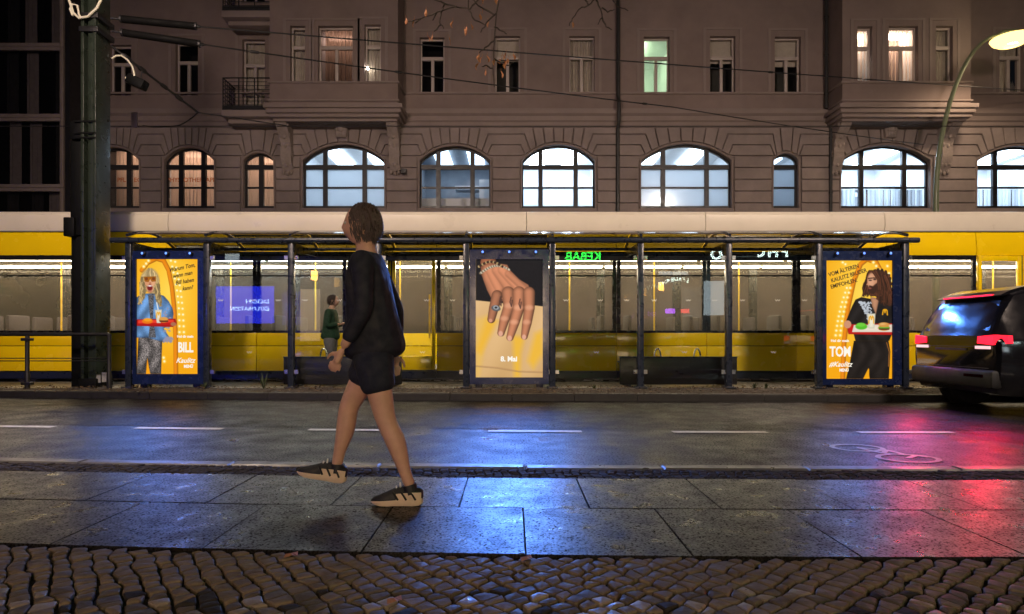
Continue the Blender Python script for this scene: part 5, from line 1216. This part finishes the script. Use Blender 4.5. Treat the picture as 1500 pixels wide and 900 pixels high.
# ------------------------------------------------------------------ dark car driving off to the right
CX, CY0, CW = 6.2, 7.95, 1.84
car = empty('car', (CX+2.2, CY0+CW/2, 0), 'dark estate car with glowing red tail lights leaving beside the shelter', 'car')
def cp(u, s_, z): return (CX+u, CY0+CW/2-s_*CW/2, z)      # s_=+1 is the side towards the pavement
st_ = [ # u, z bottom, z belt, z roof edge, w bottom, w belt, w roof
 (0.00, .42, .98, 1.02, .80, .84, .80), (.05, .30, 1.00, 1.10, .88, .93, .80), (.16, .27, 1.01, 1.34, .92, .96, .76), (.34, .26, 1.02, 1.60, .95, .985, .72), (.62, .25, 1.02, 1.68, .97, 1.0, .73),
 (1.5, .24, 1.01, 1.72, .98, 1.0, .75), (2.3, .24, .99, 1.70, .98, 1.0, .75), (2.75, .24, .98, 1.60, .98, 1.0, .74), (3.25, .24, .97, 1.22, .98, .99, .80), (3.55, .24, .96, 1.02, .97, .98, .84), (4.2, .26, .86, .90, .92, .94, .78), (4.5, .34, .70, .74, .80, .82, .66)]
m = MB(); N = None
for (u, zb, zl, zr_, wb, wl, wr) in st_:
    half = [(wb*.9, zb), (wb, zb+.12), (max(wb, wl)+.005, (zb+zl)*.55), (wl, zl-.04), (wl-.015, zl), (wr+.02, zr_-.03), (wr-.05, zr_+.01), (wr*.5, zr_+.035), ]
    row = [cp(u, s_, z) for s_, z in half]+[cp(u, -s_, z) for s_, z in half[::-1]]; N = len(row); m.v += row
for i in range(len(st_)-1):
    for k in range(N): m.f.append((i*N+k, i*N+(k+1) % N, (i+1)*N+(k+1) % N, (i+1)*N+k))
m.f.append(tuple(range(N))[::-1]); m.f.append(tuple(range((len(st_)-1)*N, len(st_)*N)))
body = ob('body', m, 'car_paint', car, smooth=True, ang=32)
def interp(u, k):
    for a, b in zip(st_[:-1], st_[1:]):
        if a[0] <= u <= b[0]: t = (u-a[0])/(b[0]-a[0]); return a[k]+(b[k]-a[k])*t
for sd in (1, -1):
    for (ua, ub) in ((.55, 1.28), (1.34, 2.22), (2.28, 2.98)):
        q = MB(); n = 5; lo, hi = [], []
        for k in range(n+1):
            u = ua+(ub-ua)*k/n; zl, zr_, wl, wr = interp(u, 2), interp(u, 3), interp(u, 5), interp(u, 6)
            f0, f1 = .08, .86; lo.append(cp(u, sd*(wl-.015+(wr+.02-wl+.015)*f0+.006), zl+(zr_-.03-zl)*f0)); hi.append(cp(u, sd*(wl-.015+(wr+.02-wl+.015)*f1+.006), zl+(zr_-.03-zl)*f1))
        for k in range(n): q.poly([lo[k], lo[k+1], hi[k+1], hi[k]])
        ob('side_window', q, 'tram_black', body)
    for u in (.85, 3.55):
        ob('wheel_arch', MB().lathe([(.30, -.02), (.39, -.02), (.39, .03), (.30, .03)], cp(u, sd*1.0, .34), 'y', 28), 'car_trim', body)
        w = ob('wheel', MB().lathe([(.18, -.02), (.30, -.04), (.335, -.02), (.335, .16), (.30, .2), (.18, .2)] if sd > 0 else [(.18, -.2), (.30, -.2), (.335, -.16), (.335, .02), (.30, .04), (.18, .02)], cp(u, sd*.99, .335), 'y', 28), 'rubber', car, smooth=True)
        r = MB()
        for k in range(5):
            a = k*2*math.pi/5; c = Vector(cp(u, sd*1.015, .335)); r.path([c, c+Vector((.2*math.cos(a), 0, .2*math.sin(a)))], [.035, .028], 6)
        r.lathe([(.19, -.01), (.215, -.01), (.215, .01), (.19, .01)], cp(u, sd*1.01, .335), 'y', 24); ob('rim', r, 'rim', w)
    ob('door_handle', MB().path([cp(1.45, sd*1.01, .90), cp(1.65, sd*1.01, .90)], .015, 6), 'car_paint', body)
# rear: window, lamps, plate, bumper
def rear(u, s0, s1, z0, z1, du0, du1): return [cp(u+du0, s0, z0), cp(u+du0, s1, z0), cp(u+du1, s1, z1), cp(u+du1, s0, z1)]
ob('rear_window', MB().poly([cp(.048, -.70, 1.12), cp(.048, .70, 1.12), cp(.262, .62, 1.52), cp(.262, -.62, 1.52)]), 'tram_black', body)
ob('tailgate_spoiler', MB().prism([(CX+.21, 1.585), (CX+.36, 1.655), (CX+.58, 1.715), (CX+.58, 1.66), (CX+.34, 1.60), (CX+.22, 1.572)], CY0+.30, CY0+CW-.30, 'xz'), 'car_paint', body)
emit('tail_red', (1, .004, .02), 3.0); emit('brake_red', (1, .004, .02), 2.4); emit('reverse_white', (1, .6, .6), 1.2)
for sd in (1, -1):
    tl = MB(); tl.v += [cp(-.014, sd*.56, .95), cp(-.012, sd*.84, .93), cp(.11, sd*.965, .95), cp(.11, sd*.955, 1.05), cp(-.002, sd*.85, 1.06), cp(-.008, sd*.56, 1.04)]
    b0 = len(tl.v); tl.v += [(v[0]+.06, v[1]-sd*-.03*0, v[2]) for v in tl.v[:6]]
    tl.f += [(0, 1, 4, 5), (1, 2, 3, 4), (0, 1, 7, 6), (1, 2, 8, 7), (3, 4, 10, 9), (4, 5, 11, 10), (5, 0, 6, 11), (2, 3, 9, 8)]
    t = ob('tail_light', tl, 'tail_red', body)
    L = bpy.data.lights.new('tail_glow', 'SPOT'); L.energy = 65; L.spot_size = R(105); L.spot_blend = .8; L.color = (1, .008, .05); L.shadow_soft_size = .05
    lo = bpy.data.objects.new('tail_glow', L); col.objects.link(lo); lo.location = cp(-.09, sd*.80, 1.0); lo.rotation_euler = Vector((-.62, -.66, -.42)).to_track_quat('-Z', 'Y').to_euler(); lo.parent = car; lo.matrix_parent_inverse = Matrix.Translation(-car.location)
    ob('reversing_lamp', MB().box(CX-.016, CX+.02, *sorted((cp(0, sd*.52, 0)[1], cp(0, sd*.80, 0)[1])), .875, .915), 'reverse_white', body)
ob('high_brake_light', MB().box(CX+.215, CX+.25, CY0+.45, CY0+CW-.45, 1.585, 1.605), 'brake_red', body)
ob('bumper', MB().box(CX-.05, CX+.10, CY0+.10, CY0+CW-.10, .36, .60), 'car_trim', body, bevel=.04)
ob('tailgate_handle', MB().box(CX-.02, CX+.03, CY0+CW/2-.3, CY0+CW/2+.3, .85, .88), 'car_trim', body)
for zz in (.62, .90): ob('panel_gap', MB().box(CX-.004, CX+.01, CY0+.22, CY0+CW-.22, zz, zz+.008), 'car_trim', body)
ob('bumper_reflector', MB().box(CX-.055, CX-.04, CY0+.25, CY0+.6, .50, .54), 'lens_red', body)

# ------------------------------------------------------------------ bare tree whose twigs hang into the picture
tree = empty('street_tree', (5.3, 4.35, .1), 'nearly bare street tree with a few dry brown leaves hanging over the road', 'tree')
trunk = MB().path([(5.3, 4.35, .0), (5.28, 4.36, .5), (5.2, 4.45, 2.5), (5.0, 4.6, 4.3), (4.7, 4.8, 5.6), (4.3, 4.9, 7.0)], [.20, .16, .14, .12, .09, .05], 12)
ob('trunk', trunk, 'bark', tree, smooth=True)
YB_ = 6.0
tw = lambda a, b, d=0: (PX(a, YB_+d), YB_+d, PZ(b, YB_+d))
limb = [(4.85, 4.7, 4.9), (3.6, 5.2, 5.15), (2.2, 5.6, 5.2), (.9, 5.9, 5.0), tw(745, -60)]
ob('limb', MB().path(limb, [.075, .06, .045, .03, .02], 8), 'bark', tree, smooth=True)
ob('limb', MB().path([(3.6, 5.2, 5.15), (2.6, 5.7, 5.1), tw(900, -60, .1)], [.04, .03, .02], 8), 'bark', tree, smooth=True)
twigs = [[(735,-60),(733,-20),(727,20),(724,60),(722,100),(724,128)], [(733,-20),(700,0),(688,14),(668,10),(640,18),(616,28),(598,32)], [(724,22),(700,8),(690,-6),(688,-40)], [(688,-40),(686,14),(696,30),(712,38)],
    [(668,10),(652,6),(632,-4),(612,-8),(590,-20)], [(652,6),(646,20),(644,34),(650,42)], [(646,36),(636,46)], [(727,20),(712,34),(704,48)], [(724,40),(736,46),(742,50)], [(724,60),(710,70),(702,78)], [(723,86),(734,92),(744,96),(752,92)],
    [(722,100),(712,96),(706,98)], [(745,-60),(760,-30),(770,-10),(790,-4)], [(890,-60),(880,-20),(872,-2),(862,8),(848,14),(838,28),(834,38)], [(872,-2),(880,14),(882,26),(876,36)], [(882,12),(890,18),(900,14)], [(880,-20),(896,-4),(904,10),(920,16)], [(862,8),(854,-4),(840,-10)], [(882,26),(888,40),(896,44)], [(640,18),(634,30)], [(616,28),(608,34)], [(700,0),(708,-12),(704,-40)]]
for i, t in enumerate(twigs):
    pts = []
    for (p, q) in zip(t[:-1], t[1:]):
        for k in range(3): pts.append((p[0]+(q[0]-p[0])*k/3+random.uniform(-1.2, 1.2)*(k > 0), p[1]+(q[1]-p[1])*k/3+random.uniform(-1.2, 1.2)*(k > 0)))
    pts.append(t[-1]); n = len(pts)
    ob('twig', MB().path([tw(a, b, .02*math.sin(k)) for k, (a, b) in enumerate(pts)], [.0075*(1-.65*k/n)+.0015 for k in range(n)], 5), 'bark', tree, smooth=True)
lv = [(595,32,1),(607,34,2),(624,20,1),(664,36,1),(626,57,1),(634,56,1),(658,61,2),(680,48,2),(684,44,1),(690,40,1),(703,26,1),(705,15,1),(716,36,1),(723,0,1),(729,2,1),(731,-2,1),(702,85,1),(706,88,2),(713,87,1),(701,98,1),(712,107,1),(724,92,1),(735,90,2),(738,94,2),(742,96,2),(736,84,1),(744,90,1),(734,110,1),(752,84,1),(839,37,1),(710,1,1),(741,82,2)]
for a, b, s_ in lv:
    x, y, z = tw(a, b, random.uniform(-.05, .05)); L = random.uniform(.045, .065)*(1+.15*s_); wd = random.uniform(.010, .018); c = random.uniform(-1, 1); an = random.uniform(0, 6.28)
    m = MB(); rows = []
    for k in range(6):
        t = k/5; ww = wd*math.sin(math.pi*(.08+.9*t))*(1 if t < 1 else .2); cx_ = c*.028*math.sin(t*2.6)
        ca, sa = math.cos(an+t*1.2), math.sin(an+t*1.2)
        rows.append([(x+cx_-ww*ca, y-ww*sa, z+L*.5-L*t), (x+cx_+.006*sa, y-.006*ca, z+L*.5-L*t), (x+cx_+ww*ca, y+ww*sa, z+L*.5-L*t)])
    for r in rows: m.v += r
    for k in range(5):
        for j in range(2): m.f.append((k*3+j, k*3+j+1, (k+1)*3+j+1, (k+1)*3+j))
    m.path([(x, y, z+L*.45), (x+random.uniform(-.01, .01), y, z+L*.5+.03)], .0016, 4)
    ob('leaf', m, 'dry_leaf', tree, smooth=True, ang=80)

# ------------------------------------------------------------------ shops behind the camera, mirrored in the shelter glass
YSH = -4.5; VY = 2*YS-YSH
shop = empty('shop_house', (0, YSH, 0), 'brown shop house with neon signs across the street, mirrored in the shelter glass', 'building')
vx_ = lambda p: (p-750)*VY/F
vz_ = lambda p: CAMZ+(HOR-p)*VY/F
ob('wall', MB().box(-22, 22, YSH-.4, YSH, 0, 13), 'shop_wall', shop)
emit('neon_green', (.04, 1, .08), 26); emit('neon_white', (.75, 1, .95), 26); emit('neon_warm', (1, .45, .08), 40); emit('shop_light', (1, .72, .46), 3.0); emit('added_shop_fill', (1, .70, .46), 9); emit('shop_cool', (.8, .95, 1), 5); emit('blue_screen', (.015, .03, 1), 11); emit('screen_text', (.35, .55, 1), 34); emit('neon_purple', (.45, .08, 1), 16); emit('neon_red', (1, .06, .06), 14)
def sign(name, label, s, p, q, size, mat, **k):
    e = empty(name, (vx_(p), YSH+.1, vz_(q)), label, 'sign', 'shop signs mirrored in the shelter glass')
    text('lettering', s, size, (vx_(p), YSH+.13, vz_(q)), mat, e, face=1, **k); return e
s1 = sign('neon_sign', 'green neon sign reading KEBAB above a shop', 'KEBAB', 854, 377, .52, 'neon_green', bold=.01); box('backing', 'black_matt', s1, vx_(822), vx_(888), YSH+.0, YSH+.1, vz_(387), vz_(367))
s1 = sign('neon_sign', 'white outlined neon sign reading PHO above a shop', 'PHO', 1127, 370, .66, 'neon_white', outline=.022, ext=0, space=1.25); box('backing', 'black_matt', s1, vx_(1086), vx_(1168), YSH+.0, YSH+.1, vz_(384), vz_(358))
s1 = sign('neon_sign', 'round white neon ring sign beside the PHO sign', 'O', 1048, 374, .62, 'neon_white', outline=.022, ext=0); box('backing', 'black_matt', s1, vx_(1034), vx_(1062), YSH+.0, YSH+.1, vz_(388), vz_(360))
s1 = empty('neon_sign', (vx_(992), YSH+.1, vz_(414)), 'white arched lettering reading RESTAURANT on a shop window', 'sign', 'shop signs mirrored in the shelter glass')
for k, ch in enumerate('RESTAURANT'):
    t = (k-4.5)/4.5; text('lettering', ch, .24, (vx_(992-t*26), YSH+.13, vz_(410+7*t*t)), 'neon_white', s1, face=1, roll=-t*18)
for (p, q, w, h, mt, lb) in ((981, 456, 14, 7, 'neon_purple', 'small glowing purple sign under the arched RESTAURANT lettering'), (1003, 456, 12, 6, 'neon_red', 'small glowing red sign under the arched RESTAURANT lettering'), (968, 420, 8, 12, 'neon_warm', 'warm orange wall lamp beside the arched RESTAURANT lettering'), (461, 404, 9, 14, 'neon_warm', 'warm orange wall lamp between two shops')):
    e = empty('wall_lamp' if 'lamp' in lb else 'neon_sign', (vx_(p), YSH+.1, vz_(q)), lb, 'lamp' if 'lamp' in lb else 'sign')
    box('glow_panel', mt, e, vx_(p-w/2), vx_(p+w/2), YSH+.02, YSH+.10, vz_(q+h/2), vz_(q-h/2), bevel=.02); box('mount', 'black_matt', e, vx_(p-w/3), vx_(p+w/3), YSH-.005, YSH+.018, vz_(q+h/2+2), vz_(q-h/2-2))
e = empty('video_screen', (vx_(360), YSH+.1, vz_(448)), 'glowing blue screen reading DOOH EXPLORATION in a shop front', 'screen')
box('panel', 'blue_screen', e, vx_(318), vx_(402), YSH+.04, YSH+.10, vz_(474), vz_(420)); box('casing', 'black_matt', e, vx_(315), vx_(405), YSH-.01, YSH+.039, vz_(477), vz_(417), bevel=.01)
text('lettering', 'DOOH', .25, (vx_(396), YSH+.11, vz_(442.5)), 'screen_text', e, face=1, ax='LEFT', sx=1.3); text('lettering', 'EXPLORATION', .25, (vx_(396), YSH+.11, vz_(453)), 'screen_text', e, face=1, ax='LEFT', sx=1.0)
for (p0, p1, q0, q1, mt) in ((440, 470, 424, 500, 'shop_light'), (1030, 1062, 412, 462, 'shop_cool'), (964, 1020, 398, 403, 'shop_cool'), (694, 800, 404, 510, 'added_shop_fill'), (330, 352, 372, 386, 'shop_cool')):  # the large warm window is added as fill for the walker and cobbles
    w = MB(); x0_, x1_, z0_, z1_ = vx_(p0), vx_(p1), vz_(q1), vz_(q0); t = .05
    w.box(x0_-t, x0_, YSH-.01, YSH+.08, z0_, z1_); w.box(x1_, x1_+t, YSH-.01, YSH+.08, z0_, z1_); w.box(x0_-t, x1_+t, YSH-.01, YSH+.08, z1_, z1_+t); w.box(x0_-t, x1_+t, YSH-.01, YSH+.08, z0_-t, z0_)
    o = ob('shop_window', w, 'frame_black', shop); ob('lit_pane', MB().box(x0_, x1_, YSH+.004, YSH+.02, z0_, z1_), mt, o)

# ------------------------------------------------------------------ leaf litter, weeds
lt = MB()
for k in range(2600):
    x = random.uniform(-10.5, 10.5); y = random.choice([random.gauss(11.15, .10), random.uniform(10.2, 11.4)]); 
    if abs(x) < 9 and abs(y-11.2) < .03: continue
    s_ = random.uniform(.012, .035); a = random.uniform(0, 6.28); z = PLZ+random.uniform(.004, .03)
    c, s2 = math.cos(a)*s_, math.sin(a)*s_
    lt.poly([(x-c, y-s2, z), (x+s2*.5, y-c*.5, z+random.uniform(0, .02)), (x+c, y+s2, z+random.uniform(-.003, .02)), (x-s2*.5, y+c*.5, z)])
o = ob('leaf_litter', lt, 'litter', kind='stuff'); tag(o, 'brown fallen leaves scattered along the platform edge', 'leaves')
wd_n = 0
for p, hgt, lab in ((386, .30, 'small leafy weed growing at the glass left of the first bench'), (300, .14, 'tiny weed at the foot of the blonde-figure poster'), (1105, .16, 'tiny weed at the platform edge right of the second bench'), (1122, .12, 'low weed tuft beside another tuft near the dark-haired poster'), (870, .10, 'tiny weed at the platform edge below the KEBAB reflection')):
    x, y = PX(p, 11.0), 11.0; m = MB()
    for k in range(16):
        a = random.uniform(0, 6.28); h_ = hgt*random.uniform(.3, 1); r = hgt*random.uniform(.2, .6); w_ = .012
        b = Vector((x, y, PLZ-.01)); t = b+Vector((r*math.cos(a), r*math.sin(a), h_)); md = b.lerp(t, .55)+Vector((0, 0, h_*.15)); n_ = Vector((-math.sin(a), math.cos(a), 0))*w_
        m.poly([b-n_*.2, b+n_*.2, md+n_, md-n_]); m.poly([md-n_, md+n_, t])
    o = ob('weed', m, 'weed'); tag(o, lab, 'plant')
# a few damp leaves on the cobbles
for k, (x, y, lab) in enumerate(((-.42, 2.24, 'brown leaf lying out on the cobbles away from the slabs'), (.06, 2.66, 'brown leaf lying where cobbles meet the slabs'), (-.95, 2.70, 'small yellow leaf at the slab edge beside the cobbles'))):
    m = MB(); 
    for j in range(6):
        a, b = j*1.047, (j+1)*1.047; r0, r1 = .028*(1+.4*math.sin(j*2)), .028*(1+.4*math.sin((j+1)*2)); m.poly([(x, y, .116), (x+r0*math.cos(a), y+r0*math.sin(a), .106+.006*(j % 2)), (x+r1*math.cos(b), y+r1*math.sin(b), .106+.006*((j+1) % 2))])
    o = ob('fallen_leaf', m, 'dry_leaf'); tag(o, lab, 'leaf')
